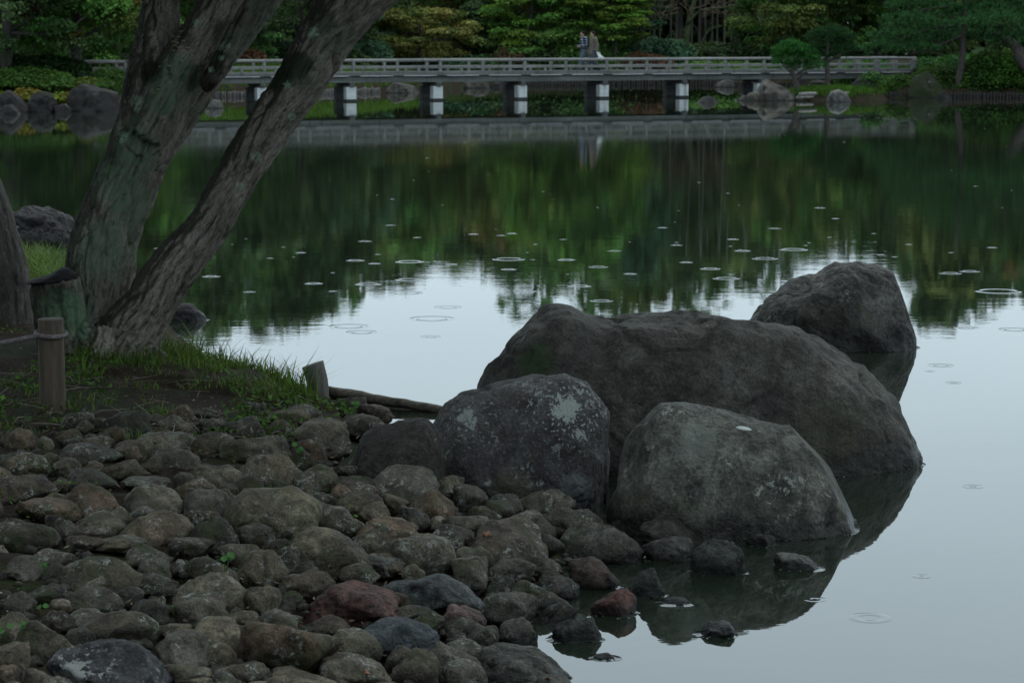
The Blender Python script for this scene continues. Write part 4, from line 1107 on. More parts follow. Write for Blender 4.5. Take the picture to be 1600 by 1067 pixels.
# single seedlings among the cobbles, each with a stem and a few broad leaves
dg = bpy.context.evaluated_depsgraph_get(); dg.update()
def ground_hit(x, y):
    d = Vector(ray(x, y)).normalized()
    ok, loc, nrm, idx, ob, mt = scene.ray_cast(dg, Vector((0, 0, CAMH)), d)
    return np.array(loc) if ok else gp(x, y, 0.2)
def seedling(x, y, hpx, label, seed, nl=3):
    r = np.random.default_rng(seed); p = ground_hit(x, y + hpx * 0.4); m = mpp(p[1]); h = hpx * m
    t = thing('seedling', label, 'seedling', p, 'seedlings among the cobbles')
    mbs = MB()
    for k in range(nl):
        a = r.random() * 6.28; tip = p + np.array([math.cos(a) * h * 0.35, -abs(math.sin(a)) * h * 0.2, h * r.uniform(0.45, 0.95)])
        mbs.tube(spline([p - np.array([0, 0, 0.02]), (p + tip) / 2 + np.array([0, 0, h * 0.1]), tip], 6), np.linspace(0.003, 0.0015, 6), 5)
        nn = np.array([math.cos(a) * 0.4, -0.75, 0.7]); nn /= np.linalg.norm(nn)
        up = np.array([0, 0, 1.0]) - nn * nn[2]; up /= np.linalg.norm(up); sd = np.cross(up, nn); s = h * r.uniform(0.35, 0.5)
        Vv = []
        for u in np.linspace(0, 1, 7):
            wv = s * 0.42 * math.sin(math.pi * min(1, u ** 0.8 * 0.97 + 0.03))
            for q_ in (-1, 0, 1): Vv.append(tip + up * (u - 0.1) * s + sd * q_ * wv + nn * (abs(q_) * 0.08 * s - 0.15 * s * u * u))
        Fv = [(i * 3 + j, i * 3 + j + 1, i * 3 + j + 4, i * 3 + j + 3) for i in range(6) for j in range(2)]
        mk('leaf', Vv, Fv, M_blade, t, True, np.repeat(np.array([[0.075, 0.17, 0.05]]) * r.uniform(0.7, 1.1), len(Vv), 0))
    mbs.build('stem', plain('green_stem', (0.06, 0.10, 0.03), 0.6, 0.2), t, True)
seedling(178, 858, 18, 'green seedling right of centre-left cobbles, topmost of the left group', 1)
seedling(72, 890, 20, 'green two-leaved seedling beside a long oval cobble at far left', 2)
seedling(352, 878, 34, 'tallest green seedling, upright between grey cobbles', 3)
seedling(67, 955, 22, 'green seedling above the lichen-crusted slate stone', 4)
seedling(32, 985, 20, 'small green seedling near the left edge, low down', 5)
seedling(8, 990, 28, 'green seedling cut off by the left edge', 6)
seedling(272, 952, 10, 'tiny green sprout right of the lichen-crusted slate stone', 7)
seedling(465, 710, 26, 'slender green weed between cobbles below the grassy bank', 8, 4)
seedling(553, 640, 18, 'green grass-like sprout by the edging log', 9, 4)
M_orange = plain('rust_leaf', (0.20, 0.07, 0.03), 0.6, 0.3)
for (x, y, lab) in [(573, 1054, 'rust-orange fallen leaf among the cobbles at the bottom edge'), (858, 1063, 'rust-orange fallen leaf on the wide grey stone at the bottom'), (760, 836, 'small reddish fallen leaf on a grey cobble mid-beach')]:
    p = ground_hit(x, y); s = 9 * mpp(p[1])
    Vv = []; K = 10
    for k in range(K):
        a = 2 * math.pi * k / K; q_ = s * (1.0 if k % 2 == 0 else 0.42); Vv.append((q_ * math.cos(a), q_ * math.sin(a), 0.006 + 0.004 * math.sin(a * 2)))
    Vv.append((0, 0, 0.01))
    o = mk('fallen_leaf', Vv, [(k, (k + 1) % K, K) for k in range(K)], M_orange); o.location = p + np.array([0, -0.004, 0.004]); o.rotation_euler = (0.5, 0.1, x)
    o.modifiers.new('thick', 'SOLIDIFY').thickness = 0.0015
    tag(o, lab, 'leaf', 'rust-coloured fallen leaves')

# a thin bright line of climbing water round the stones that stand in the pond
def meniscus(o):
    bm = bmesh.new(); bm.from_mesh(o.data); bm.transform(o.matrix_basis)
    res = bmesh.ops.bisect_plane(bm, geom=bm.verts[:] + bm.edges[:] + bm.faces[:], plane_co=(0, 0, 0.004), plane_no=(0, 0, 1))
    es = [g for g in res['geom_cut'] if isinstance(g, bmesh.types.BMEdge)]
    if len(es) < 6: bm.free(); return
    c = sum((e.verts[0].co for e in es), Vector()) / len(es)
    V, Fc, ids = [], [], {}
    key = lambda v: (round(v.co.x, 5), round(v.co.y, 5))
    nrm = {}
    for e in es:
        a, b = e.verts[0].co, e.verts[1].co; d = b - a; n = Vector((d.y, -d.x, 0))
        if n.length < 1e-9: continue
        n.normalize()
        if n.dot((a + b) / 2 - c) < 0: n = -n
        for v in e.verts: nrm.setdefault(key(v), Vector()); nrm[key(v)] += n
    for k_, n in nrm.items():
        n = n.normalized() if n.length > 0 else Vector((1, 0, 0)); p = Vector((k_[0], k_[1], 0)); ids[k_] = len(V)
        wv = 0.010 * (0.5 + 1.4 * abs(math.sin(k_[0] * 9 + k_[1] * 7)))
        V += [p - n * 0.006 + Vector((0, 0, 0.007)), p + n * wv * 0.5 + Vector((0, 0, 0.0032)), p + n * (wv * 1.6) + Vector((0, 0, 0.0006))]
    for e in es:
        a, b = ids[key(e.verts[0])], ids[key(e.verts[1])]
        if a == b: continue
        Fc += [(a, b, b + 1, a + 1), (a + 1, b + 1, b + 2, a + 2)]
    bm.free()
    mk('water_edge', V, Fc, M_water, water)
for o in [q for q in col.objects if q.type == 'MESH' and q.parent is None and (q.name.startswith('boulder') or q.name.startswith('stone'))]:
    zs = [v.co.z for v in o.data.vertices]
    if min(zs) + o.location.z < -0.01 and o.location.y < 30 and 'label' in o:
        cx_ = o.location.x if o.location.length > 0 else sum(v.co.x for v in o.data.vertices) / len(o.data.vertices); cy_ = o.location.y if o.location.length > 0 else sum(v.co.y for v in o.data.vertices) / len(o.data.vertices)
        if sdist([cx_], [cy_], NEAR)[0][0] < 0.25: meniscus(o)

# ================================================================== THE BRIDGE
BA = math.atan2(101.9 - 88.4, 17.0 + 15.9)
bu = np.array([math.cos(BA), math.sin(BA), 0]); bv_ = np.array([-math.sin(BA), math.cos(BA), 0])
B0 = np.array([-15.9, 88.4, 0.0])
def s_of(x, y=130, off=0.0):
    d = ray(x, y); o = B0 + bv_ * off; k = d[0] / d[1]
    return (k * o[1] - o[0]) / (bu[0] - k * bu[1])
def bp(s, off, z): return B0 + bu * s + bv_ * off + np.array([0, 0, z])
RB = Matrix.Rotation(BA, 3, 'Z')
def wood_material(name, c, c2, zdark=None):
    k = NT(name); P = k.mapv(k.pos(), (1, 1, 1), (0, 0, 0), (0, 0, -BA))
    n1 = k.noise(k.mapv(P, (0.7, 9, 9)), 1.0, 5, 0.6); n2 = k.noise(k.mapv(P, (2.0, 30, 30)), 1.0, 3); n3 = k.noise(P, 1.6, 5, 0.65)
    cc = k.mix(k.ramp(n1, 0.3, 0.7), c, c2)
    st = k.noise(k.mapv(P, (8, 8, 0.5)), 1.0, 5, 0.6)
    cc = k.mix(k.math('MULTIPLY', k.ramp(st, 0.52, 0.70), 0.6), cc, (c[0] * 0.35, c[1] * 0.37, c[2] * 0.33))
    cc = k.mix(k.math('MULTIPLY', k.ramp(n3, 0.55, 0.7), 0.35), cc, (0.075, 0.09, 0.06))
    k.pbr(cc, 0.75, k.bump(n2, 0.4, 0.006, k.bump(n1, 0.4, 0.015)), 0.3)
    return k.m
M_rail = wood_material('weathered_rail_wood', (0.13, 0.127, 0.118), (0.22, 0.216, 0.203))
M_fascia = wood_material('weathered_beam_wood', (0.10, 0.098, 0.092), (0.165, 0.162, 0.153))
M_gird = wood_material('stained_girder', (0.085, 0.088, 0.082), (0.17, 0.172, 0.165))
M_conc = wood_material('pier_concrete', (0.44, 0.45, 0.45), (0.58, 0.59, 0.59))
M_conc_shade = wood_material('pier_concrete_shaded', (0.05, 0.05, 0.052), (0.085, 0.085, 0.088))  # back piers stand in shadow: their shade is put into this concrete colour
M_tide = plain('tide_stain', (0.018, 0.019, 0.017), 0.5, 0.3)
M_strip = plain('pale_nosing', (0.48, 0.47, 0.49), 0.6, 0.15, 3)

SL, SR = s_of(60), s_of(1431, 120)
BW = 1.55
bridge = thing('footbridge', 'long low grey wooden footbridge across the pond', 'bridge', bp(SL, 0, 0.3))
pier_s = [s_of(684) + 3.52 * k for k in range(-5, 5)]
pier_s = [s for s in pier_s if SL + 1 < s < SR - 0.6]
post_sp = 3.52 / 2
def along(name, s0, s1, off, z0, z1, th, mat, bev=0.012, parent=None):
    m = MB(); m.box(bp((s0 + s1) / 2, off, (z0 + z1) / 2), s1 - s0, th, z1 - z0, RB, bev); return m.build(name, mat, parent or bridge)
along('deck', SL, SR, BW / 2, 0.93, 0.985, BW - 0.16, M_fascia)
for off in (0.10, BW - 0.10): along('girder', SL, SR, off, 0.70, 0.925, 0.16, M_gird)
# rails: front and back, in lengths that meet at the posts
for side, off in enumerate((0.0, BW)):
    ps0 = (s_of(688) if side == 0 else s_of(688) + 0.02)
    posts = [ps0 + post_sp * k for k in range(-14, 14)]
    posts = [s for s in posts if SL + 0.3 < s < SR - 0.1]
    for k, s in enumerate(posts):
        m = MB(); m.box(bp(s, off, (0.95 + 1.50) / 2), 0.115, 0.10, 0.55, RB, 0.010); m.build('post', M_rail, bridge)
        if k + 1 < len(posts):
            m = MB(); m.box(bp(s + post_sp / 2, off, 1.165), 0.10, 0.075, 0.112, RB, 0.008); m.build('strut', M_rail, bridge)
    brk = [SL] + [s for s in posts[1:-1:3]] + [SR]
    for a, b in zip(brk[:-1], brk[1:]):
        V, Fc = tube([bp(a + 0.004, off, 1.535), bp((a + b) / 2, off, 1.537), bp(b - 0.004, off, 1.535)], 0.055, 12); mk('handrail', V, Fc, M_rail, bridge)
        along('middle_rail', a + 0.004, b - 0.004, off, 1.222, 1.325, 0.07, M_rail)
        along('edge_beam', a + 0.004, b - 0.004, off + (-0.02 if side == 0 else 0.02), 0.953, 1.108, 0.16, M_fascia)
    if side == 0:
        for s in posts: along('nosing_strip', s - post_sp + 0.22, s - 0.20, off - 0.112, 0.943, 0.966, 0.03, M_strip, 0.003)
# end posts, stouter
for off in (0.0, BW):
    m = MB(); m.box(bp(SR - 0.12, off, 1.19), 0.26, 0.2, 0.62, RB, 0.02); m.build('end_post', M_rail, bridge)
    m = MB(); m.box(bp(SR - 1.9, off, 1.17), 0.26, 0.19, 0.60, RB, 0.02); m.build('end_post', M_rail, bridge)
# piers: a pale front column and one behind with its shade painted in, joined by a cross beam
for s in pier_s:
    m = MB(); m.box(bp(s, 0.72, 0.645), 0.16, 1.7, 0.10, RB, 0.01); m.build('cross_beam', M_conc_shade, bridge)
    for off, mat in ((0.14, M_conc), (1.32, M_conc_shade)):
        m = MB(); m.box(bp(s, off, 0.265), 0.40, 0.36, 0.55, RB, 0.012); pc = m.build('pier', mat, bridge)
        m = MB(); m.box(bp(s, off, -0.27), 0.435, 0.39, 0.70, RB, 0.012); m.build('stained_foot', M_tide, pc)
        m = MB(); m.box(bp(s + 0.02, off - 0.02, 0.62), 0.19, 0.46, 0.165, RB, 0.02); m.build('cap_block', M_gird, pc)

# ================================================================== THE TWO WALKERS
def remesh_mb(m, voxel, smooth=4):
    tmp = mk('tmp_body', m.V, m.F)
    md = tmp.modifiers.new('v', 'REMESH'); md.mode = 'VOXEL'; md.voxel_size = voxel
    sm = tmp.modifiers.new('s', 'SMOOTH'); sm.iterations = smooth; sm.factor = 0.5
    dgx = bpy.context.evaluated_depsgraph_get(); dgx.update()
    me = bpy.data.meshes.new_from_object(tmp.evaluated_get(dgx))
    V = np.array([v.co[:] for v in me.vertices]); Fq = [tuple(p.vertices) for p in me.polygons]
    bpy.data.objects.remove(tmp); bpy.data.meshes.remove(me)
    return V, Fq
fw = -bu; lf_ = np.cross(np.array([0, 0, 1.0]), fw)
def person(base, label, J, cloth, hair_bun):
    base = np.asarray(base, float)
    w = lambda p: base + fw * p[0] + lf_ * p[1] + np.array([0, 0, p[2]])
    t = thing('person', label, 'person', base, 'people on the bridge')
    def tb_(m, pts, rad, n=12): m.tube(spline([w(p) for p in pts], 4 * len(pts)), np.interp(np.linspace(0, 1, 4 * len(pts)), np.linspace(0, 1, len(rad)), rad), n)
    def ell(m, c, r_, lvl=2):
        V, Fc = ico(lvl); V = np.array([w((c[0] + v[0] * r_[0], c[1] + v[1] * r_[1], c[2] + v[2] * r_[2])) for v in V]); m.add(V, Fc)
    body = MB()
    hc = J['head']
    ell(body, hc, (0.092, 0.072, 0.112), 3); ell(body, (hc[0] + 0.02, hc[1], hc[2] - 0.06), (0.066, 0.055, 0.06), 2)
    ell(body, (hc[0] + 0.096, hc[1], hc[2] - 0.018), (0.017, 0.012, 0.022), 1)
    for s in (-1, 1): ell(body, (hc[0] - 0.01, hc[1] + s * 0.075, hc[2] - 0.01), (0.02, 0.01, 0.03), 1)
    tb_(body, [(hc[0] - 0.01, hc[1], hc[2] - 0.06), (0.0, 0, 1.36)], [0.052, 0.06])
    tb_(body, [(0, 0, 1.38), (0.01, 0, 1.22), (0, 0, 1.02), (0, 0, 0.90)], [0.08, 0.115, 0.10, 0.115])
    for s, k in ((1, 'l'), (-1, 'r')):
        sh, el, wr = J[k + 'arm']; hp, kn, an = J[k + 'leg']
        tb_(body, [(0, 0, 1.33), sh], [0.07, 0.055]); tb_(body, [sh, el], [0.048, 0.038]); tb_(body, [el, wr], [0.038, 0.026])
        d = np.array(wr) - np.array(el); d /= np.linalg.norm(d)
        pm = np.array(wr) + d * 0.05; ell(body, tuple(pm), (0.034, 0.024, 0.038), 2)
        for q in range(4):
            o = np.array([0, (q - 1.5) * 0.016, 0]) if k == 'l' else np.array([(q - 1.5) * 0.016, 0, 0]); f1 = pm + o + d * 0.03; f2 = f1 + d * (0.045 - 0.006 * abs(q - 1.3)) + np.array([0.012, 0, 0]); tb_(body, [tuple(pm + o), tuple(f1), tuple(f2)], [0.010, 0.010, 0.008], 6)
        tb_(body, [tuple(pm), tuple(pm + np.array([0.03, -s * 0.02, 0.0])), tuple(pm + np.array([0.04, -s * 0.02, 0]) + d * 0.025)], [0.012, 0.011, 0.009], 6)
        tb_(body, [hp, kn, an], [0.085, 0.055, 0.04]); tb_(body, [an, (an[0] + 0.14, an[1], an[2] - 0.045)], [0.04, 0.035])
    V, Fq = remesh_mb(body, 0.014, 1)
    mk('body', V, Fq, cloth['skin'], t)
    # clothes follow the body
    m = MB()
    for k in 'lr':
        hp, kn, an = J[k + 'leg']; tb_(m, [(hp[0], hp[1], hp[2] + 0.05), kn, (an[0], an[1], an[2] + 0.02)], cloth['legr'])
    tb_(m, [(0, 0, 1.0), (0, 0, 0.84)], [0.125, 0.14])
    V, Fq = remesh_mb(m, 0.018, 4); mk('trousers', V, Fq, cloth['legs'], t)
    m = MB(); tb_(m, [(0, 0, 1.40), (0.012, 0, 1.25), (0.005, 0, 1.05), (-0.005, 0, cloth['hem'])], cloth['torso'])
    for s, k in ((1, 'l'), (-1, 'r')):
        sh, el, wr = J[k + 'arm']; tb_(m, [(0, s * 0.05, 1.36), sh, el, wr], cloth['arm'])
    V, Fq = remesh_mb(m, 0.016, 4)
    mk(cloth['topname'], V, Fq, cloth['top'], t)
    for k in 'lr':
        an = J[k + 'leg'][2]; m = MB(); tb_(m, [(an[0] - 0.06, an[1], an[2] - 0.035), (an[0] + 0.06, an[1], an[2] - 0.04), (an[0] + 0.18, an[1], an[2] - 0.055)], [0.045, 0.05, 0.034], 10); m.build('shoe', cloth['shoe'], t, True)
    m = MB(); ell(m, (hc[0] - 0.022, hc[1], hc[2] + 0.032), (0.100, 0.085, 0.098), 3)
    ell(m, (hc[0] - 0.06, hc[1], hc[2] - 0.02), (0.06, 0.072, 0.075), 2)
    if hair_bun: ell(m, (hc[0] - 0.10, hc[1], hc[2] - 0.055), (0.045, 0.045, 0.06), 2)
    V, Fq = remesh_mb(m, 0.012, 3); V = V + 0.006 * fbm(V * 26, 2)[:, None]; mk('hair', V, Fq, cloth['hair'], t)
    for s in (-1, 1):
        m = MB(); ell(m, (hc[0] + 0.083, hc[1] + s * 0.03, hc[2] + 0.005), (0.010, 0.012, 0.008), 1); m.build('eye', cloth['hair'], t, True)
    m = MB(); ell(m, (hc[0] + 0.080, hc[1], hc[2] - 0.062), (0.008, 0.022, 0.006), 1); m.build('mouth', plain('lips', (0.20, 0.07, 0.06), 0.5, 0.1), t, True)
    return t, w
def plaid():
    k = NT('plaid_cotton'); s = k.n('SeparateXYZ', Vector=k.mapv(k.pos(), (1, 1, 1), (0, 0, 0), (0, 0, -BA)))
    def stripe(v, w, f):
        q = k.math('FRACT', k.math('MULTIPLY', v, 1 / w)); return k.math('LESS_THAN', q, f)
    a = stripe(s.outputs['X'], 0.10, 0.24); b = stripe(s.outputs['Z'], 0.10, 0.24)
    c = k.mix(k.math('MULTIPLY', k.math('ADD', a, b), 0.5), (0.012, 0.016, 0.032), (0.36, 0.40, 0.46))
    k.pbr(c, 0.85, None, 0.2); return k.m
SKIN = plain('skin', (0.36, 0.20, 0.14), 0.5, 0.1, 10, bump=0.05)
HAIR = plain('dark_hair', (0.014, 0.010, 0.009), 0.8, 0.3, 30, spec=0.1)
deck_z = 0.985
JM = dict(head=(0.05, 0, 1.555), larm=((0.0, 0.19, 1.36), (-0.02, 0.23, 1.10), (0.22, 0.10, 1.06)), rarm=((0.0, -0.19, 1.36), (-0.02, -0.23, 1.10), (0.23, -0.06, 1.07)),
          lleg=((0.0, 0.09, 0.88), (0.14, 0.09, 0.50), (0.20, 0.09, 0.09)), rleg=((0.0, -0.09, 0.88), (0.04, -0.09, 0.48), (-0.24, -0.09, 0.15)))
sm = s_of(912, 95, 0.95)
mp = bp(sm, 0.95, deck_z)
man, wm = person(mp, 'person in a navy and white plaid shirt walking left, hands together in front', JM,
    dict(skin=SKIN, legs=plain('grey_blue_denim', (0.07, 0.088, 0.115), 0.85, 0.3, 14), legr=[0.115, 0.085, 0.075], hem=0.80, torso=[0.10, 0.155, 0.145, 0.155], arm=[0.09, 0.085, 0.065, 0.052], top=plaid(), topname='shirt', shoe=plain('dark_shoe', (0.03, 0.03, 0.03), 0.6, 0.2), hair=HAIR), False)
pp = wm((0.31, 0.02, 1.08))
m = MB(); m.box(pp, 0.085, 0.06, 0.11, RB, 0.012); cmr = m.build('camera_body', plain('black_plastic', (0.02, 0.02, 0.022), 0.4, 0.2), None)
cmr.name = 'compact_camera'; tag(cmr, 'small black camera held at the waist by the plaid-shirted person', 'camera')
JW = dict(head=(0.03, 0, 1.55), larm=((0.0, 0.18, 1.36), (-0.06, 0.22, 1.09), (-0.05, 0.24, 0.86)), rarm=((0.0, -0.18, 1.36), (0.0, -0.22, 1.10), (0.12, -0.18, 0.92)),
          lleg=((0.0, 0.085, 0.88), (0.02, 0.085, 0.48), (-0.26, 0.085, 0.16)), rleg=((0.0, -0.085, 0.88), (0.15, -0.085, 0.50), (0.20, -0.085, 0.09)))
sw = s_of(927, 95, 0.55)
wp_ = bp(sw, 0.55, deck_z)
woman, ww_ = person(wp_, 'person in a loose grey-brown jacket walking left with a white bag', JW,
    dict(skin=SKIN, legs=plain('slate_trousers', (0.05, 0.057, 0.07), 0.85, 0.3, 14), legr=[0.12, 0.105, 0.10], hem=0.76, torso=[0.10, 0.155, 0.155, 0.185], arm=[0.09, 0.085, 0.075, 0.066], top=plain('tweed_jacket', (0.115, 0.098, 0.078), 0.9, 0.3, 12), topname='jacket', shoe=plain('black_shoe', (0.03, 0.03, 0.03), 0.6, 0.2), hair=HAIR), True)
# white tote bag in her hand, swinging back
bagt = thing('tote_bag', 'white tote bag held low by the jacketed person', 'bag', ww_((-0.2, 0.28, 0.45)))
M_bag = plain('white_canvas', (0.75, 0.76, 0.78), 0.7, 0.1, 6)
Vb = []
for u in np.linspace(0, 1, 7):
    for a in np.linspace(0, 2 * np.pi, 16, endpoint=False):
        wd = 0.10 + 0.10 * u; th_ = 0.03 + 0.03 * math.sin(math.pi * min(1, u * 1.1))
        Vb.append(ww_((-0.10 - 0.22 * u * 0.9 + math.cos(a) * wd * (0.8 + 0.2 * u), 0.27 + math.sin(a) * th_, 0.80 - 0.26 * u + math.cos(a) * 0.05)))
Fb = [(i * 16 + j, i * 16 + (j + 1) % 16, (i + 1) * 16 + (j + 1) % 16, (i + 1) * 16 + j) for i in range(6) for j in range(16)] + [tuple(6 * 16 + j for j in range(16))]
mk('pouch', Vb, Fb, M_bag, bagt)
m = MB(); m.tube(spline([ww_((-0.02, 0.265, 0.80)), ww_((-0.05, 0.26, 0.84)), ww_((-0.18, 0.265, 0.80))], 8), 0.012, 6); m.build('handle', M_bag, bagt, True)

# ================================================================== FAR BANK: trees, shrubs, rocks
def tree(name, label, x, Y, z0, z1, R, n, palette, seed, shape='round', flat=0.42, rb=(0.5, 1.0), cover=0.8, trunk_r=0.16, nl=7, lean=(0, 0), sfine=0.15, scoarse=0.62, zfine=4.3, group='trees beyond the pond', ysq=0.8, cat='tree', trunkmat=None, tintvar=0.22):
    r = np.random.default_rng(seed)
    X = (x - 800) / F * Y
    b = np.array([X, Y, gz(X, Y)])
    t = thing(name, label, cat, b, group)
    limb_tree(r, b, z1 * 0.93, trunk_r, nl, R * 0.85, max(z0 * 0.9, b[2] + 0.8), lean).build('trunk', trunkmat or M_barkfar, t, True)
    bl = crown_blobs(r, X + lean[0] * 0.7, Y + lean[1] * 0.7, z0, z1, R, int(n * 1.6), flat * 1.15, (rb[0] * 0.95, rb[1] * 1.05), shape, ysq)
    V, Fc, T = blob_leaves(bl, r, cover * 0.8, palette, zfine, sfine, scoarse, tintvar)
    mk('crown', V, Fc, M_leaf, t, False, T)
    return t
G_dark = [(0.055, 0.094, 0.039), (0.074, 0.117, 0.048), (0.046, 0.076, 0.035)]
G_mid = [(0.082, 0.182, 0.040), (0.060, 0.142, 0.037), (0.116, 0.220, 0.047)]
G_olive = [(0.194, 0.206, 0.059), (0.161, 0.184, 0.052), (0.236, 0.212, 0.064), (0.120, 0.159, 0.047)]
G_light = [(0.152, 0.296, 0.052), (0.125, 0.257, 0.059), (0.207, 0.311, 0.059), (0.095, 0.203, 0.047)]
G_tint = [(0.110, 0.168, 0.046), (0.185, 0.161, 0.052), (0.124, 0.183, 0.046), (0.206, 0.134, 0.059), (0.102, 0.174, 0.046)]
G_blue = [(0.067, 0.134, 0.079), (0.082, 0.159, 0.091), (0.050, 0.105, 0.064)]
G_brown = [(0.141, 0.065, 0.039), (0.118, 0.065, 0.044), (0.096, 0.070, 0.040)]
G_yel = [(0.147, 0.188, 0.029), (0.191, 0.207, 0.033), (0.213, 0.149, 0.033), (0.112, 0.159, 0.029)]

# left bank
tree('maple_tree', 'dark green tree with reddish tints at the upper left', 10, 86, 1.9, 8.6, 4.0, 60, [G_dark[1], G_dark[0], (0.05, 0.03, 0.014), G_mid[1]], 201, cover=0.75, trunk_r=0.2)
tree('maple_tree', 'bright green maple above the left hedge, left of the big trunk', 118, 88, 2.2, 8.6, 3.2, 60, [G_mid[0], G_light[3], G_mid[2], (0.09, 0.07, 0.02)], 202, cover=0.8, trunk_r=0.2)
tree('broadleaf_tree', 'fresh green tree just left of the big leaning trunk', 185, 97, 1.5, 9.5, 3.2, 60, G_mid + [G_light[1]], 203, cover=0.8)
tree('broadleaf_tree', 'dark tree in the shade behind the left end of the bridge', 60, 100, 1.2, 9.6, 4.5, 70, G_dark, 204, cover=0.9, group='trees beyond the pond')
tree('broadleaf_tree', 'dark green tree seen between the two leaning trunks', 330, 110, 1.0, 10.6, 4.2, 70, G_dark + [G_mid[1]], 205, cover=0.85)
tree('broadleaf_tree', 'dark tree right behind the leaning trunk\'s upper end', 470, 116, 1.0, 11.0, 4.0, 70, G_dark + [G_blue[0]], 206, cover=0.85)
tree('broadleaf_tree', 'shady tree left of the olive maple', 545, 122, 1.0, 8.6, 3.0, 50, G_dark + [G_blue[1]], 207, cover=0.85)
# centre
tree('maple_tree', 'low spreading olive-yellow maple behind the bridge', 655, 121.5, 1.4, 3.55, 3.1, 34, G_olive, 208, flat=0.36, rb=(0.45, 0.85), cover=1.0, trunk_r=0.12, shape='flat')
tree('maple_tree', 'tall green maple rising over the olive-yellow one', 640, 127, 2.8, 8.8, 4.2, 70, G_mid + [G_olive[3]], 209, cover=0.85)
tree('broadleaf_tree', 'dark round-crowned tree right of the olive maple', 757, 124, 1.4, 4.3, 1.5, 26, G_dark, 210, cover=1.0, trunk_r=0.10, rb=(0.4, 0.7))
tree('maple_tree', 'green tree with orange leaf tips above the dark round one', 790, 128, 2.4, 8.6, 3.6, 60, G_tint, 211, cover=0.8)
tree('maple_tree', 'light green layered maple left of the walkers', 830, 122.5, 1.2, 7.6, 2.4, 54, G_light + [G_tint[0]], 212, flat=0.32, cover=0.9, trunk_r=0.14)
tree('maple_tree', 'large green maple behind the two walkers', 915, 124, 1.4, 9.6, 3.3, 76, G_mid + [G_light[3]], 213, flat=0.34, cover=0.9, trunk_r=0.16)
tree('maple_tree', 'yellow-green maple branch tiers right of the walkers', 955, 122, 2.3, 5.6, 1.9, 34, [G_light[2], G_light[0], (0.085, 0.125, 0.022)], 214, flat=0.22, rb=(0.45, 0.8), cover=0.9, trunk_r=0.09)
tree('broadleaf_tree', 'blue-green dark tree at the left edge of the bamboo grove', 1000, 131, 2.3, 10.5, 1.7, 40, G_blue, 215, cover=0.85)
# the dark grove: canopy high above bare stems
tree('grove_tree', 'tall dark tree closing the bamboo grove from above', 1060, 138, 4.6, 11.5, 5.2, 80, G_dark, 216, cover=0.9, scoarse=0.34)
tree('grove_tree', 'tall dark tree behind the bare brown twigs', 1150, 142, 4.2, 10.5, 5.0, 80, G_dark, 217, cover=0.9, scoarse=0.34)
tree('grove_tree', 'deep green tree at the back of the dark grove', 1090, 152, 0.8, 9.0, 7.5, 130, G_dark, 218, cover=0.9, scoarse=0.4, sfine=0.3)
# right
tree('maple_tree', 'big olive-green maple with drooping tiers right of the grove', 1255, 112, 1.5, 7.4, 3.6, 110, [G_olive[3], G_mid[1], G_mid[0], G_olive[1], (0.045, 0.07, 0.02)], 219, flat=0.42, rb=(0.4, 0.8), cover=1.0, trunk_r=0.18)
tree('broadleaf_tree', 'dark tree with a forked trunk behind the big pine', 1372, 116, 2.3, 8.2, 3.6, 70, G_dark + [G_mid[1]], 220, cover=0.85, trunk_r=0.3)
tree('broadleaf_tree', 'dim tree filling the gap between olive maple and grove', 1205, 126, 1.0, 7.0, 2.4, 50, G_dark, 221, cover=0.9)
tree('broadleaf_tree', 'yellowish green tree behind the right shrubs', 1480, 112, 1.6, 9.2, 3.0, 60, [G_dark[1], G_olive[1], G_dark[0]], 222, cover=0.7)
tree('maple_tree', 'orange-tipped tree at the upper right corner', 1600, 112, 2.6, 8.6, 2.6, 50, [G_dark[1], (0.15, 0.08, 0.03), G_mid[1]], 223, cover=0.7)
tree('conifer_tree', 'narrow conifer whose tip is mirrored at the right', 1462, 124, 2.0, 12.6, 1.6, 46, G_dark, 224, shape='cone', cover=0.9)
for k, (x, Y, h, R) in enumerate([(240, 128, 13.0, 4.2), (415, 132, 13.4, 4.4), (560, 150, 10.0, 4.5), (700, 150, 11.4, 4.6), (860, 150, 10.8, 4.6), (985, 155, 12.6, 3.6), (1290, 150, 9.4, 4.6), (1420, 150, 11.0, 4.6), (1560, 140, 11.5, 4.6), (1640, 128, 11.5, 4.5), (90, 125, 12.5, 4.5), (-60, 110, 11.0, 4.5), (-40, 92, 9.0, 4.0), (1700, 112, 10.0, 4.5)]):
    tree('background_tree', ['leftmost but three', 'behind the leaning trunk', 'left of centre', 'centre left', 'centre', 'beside the grove', 'right of the grove', 'behind the pine', 'far right', 'beyond the right edge', 'upper left', 'beyond the left edge', 'at the left edge above the hedge', 'past the right edge'][k].join(['tall dark background tree, ', ' in the row']),
         x, Y, 0.9, h, R, 56, G_dark + [G_mid[1]], 240 + k, cover=0.85, scoarse=0.55, sfine=0.4, zfine=3.0)

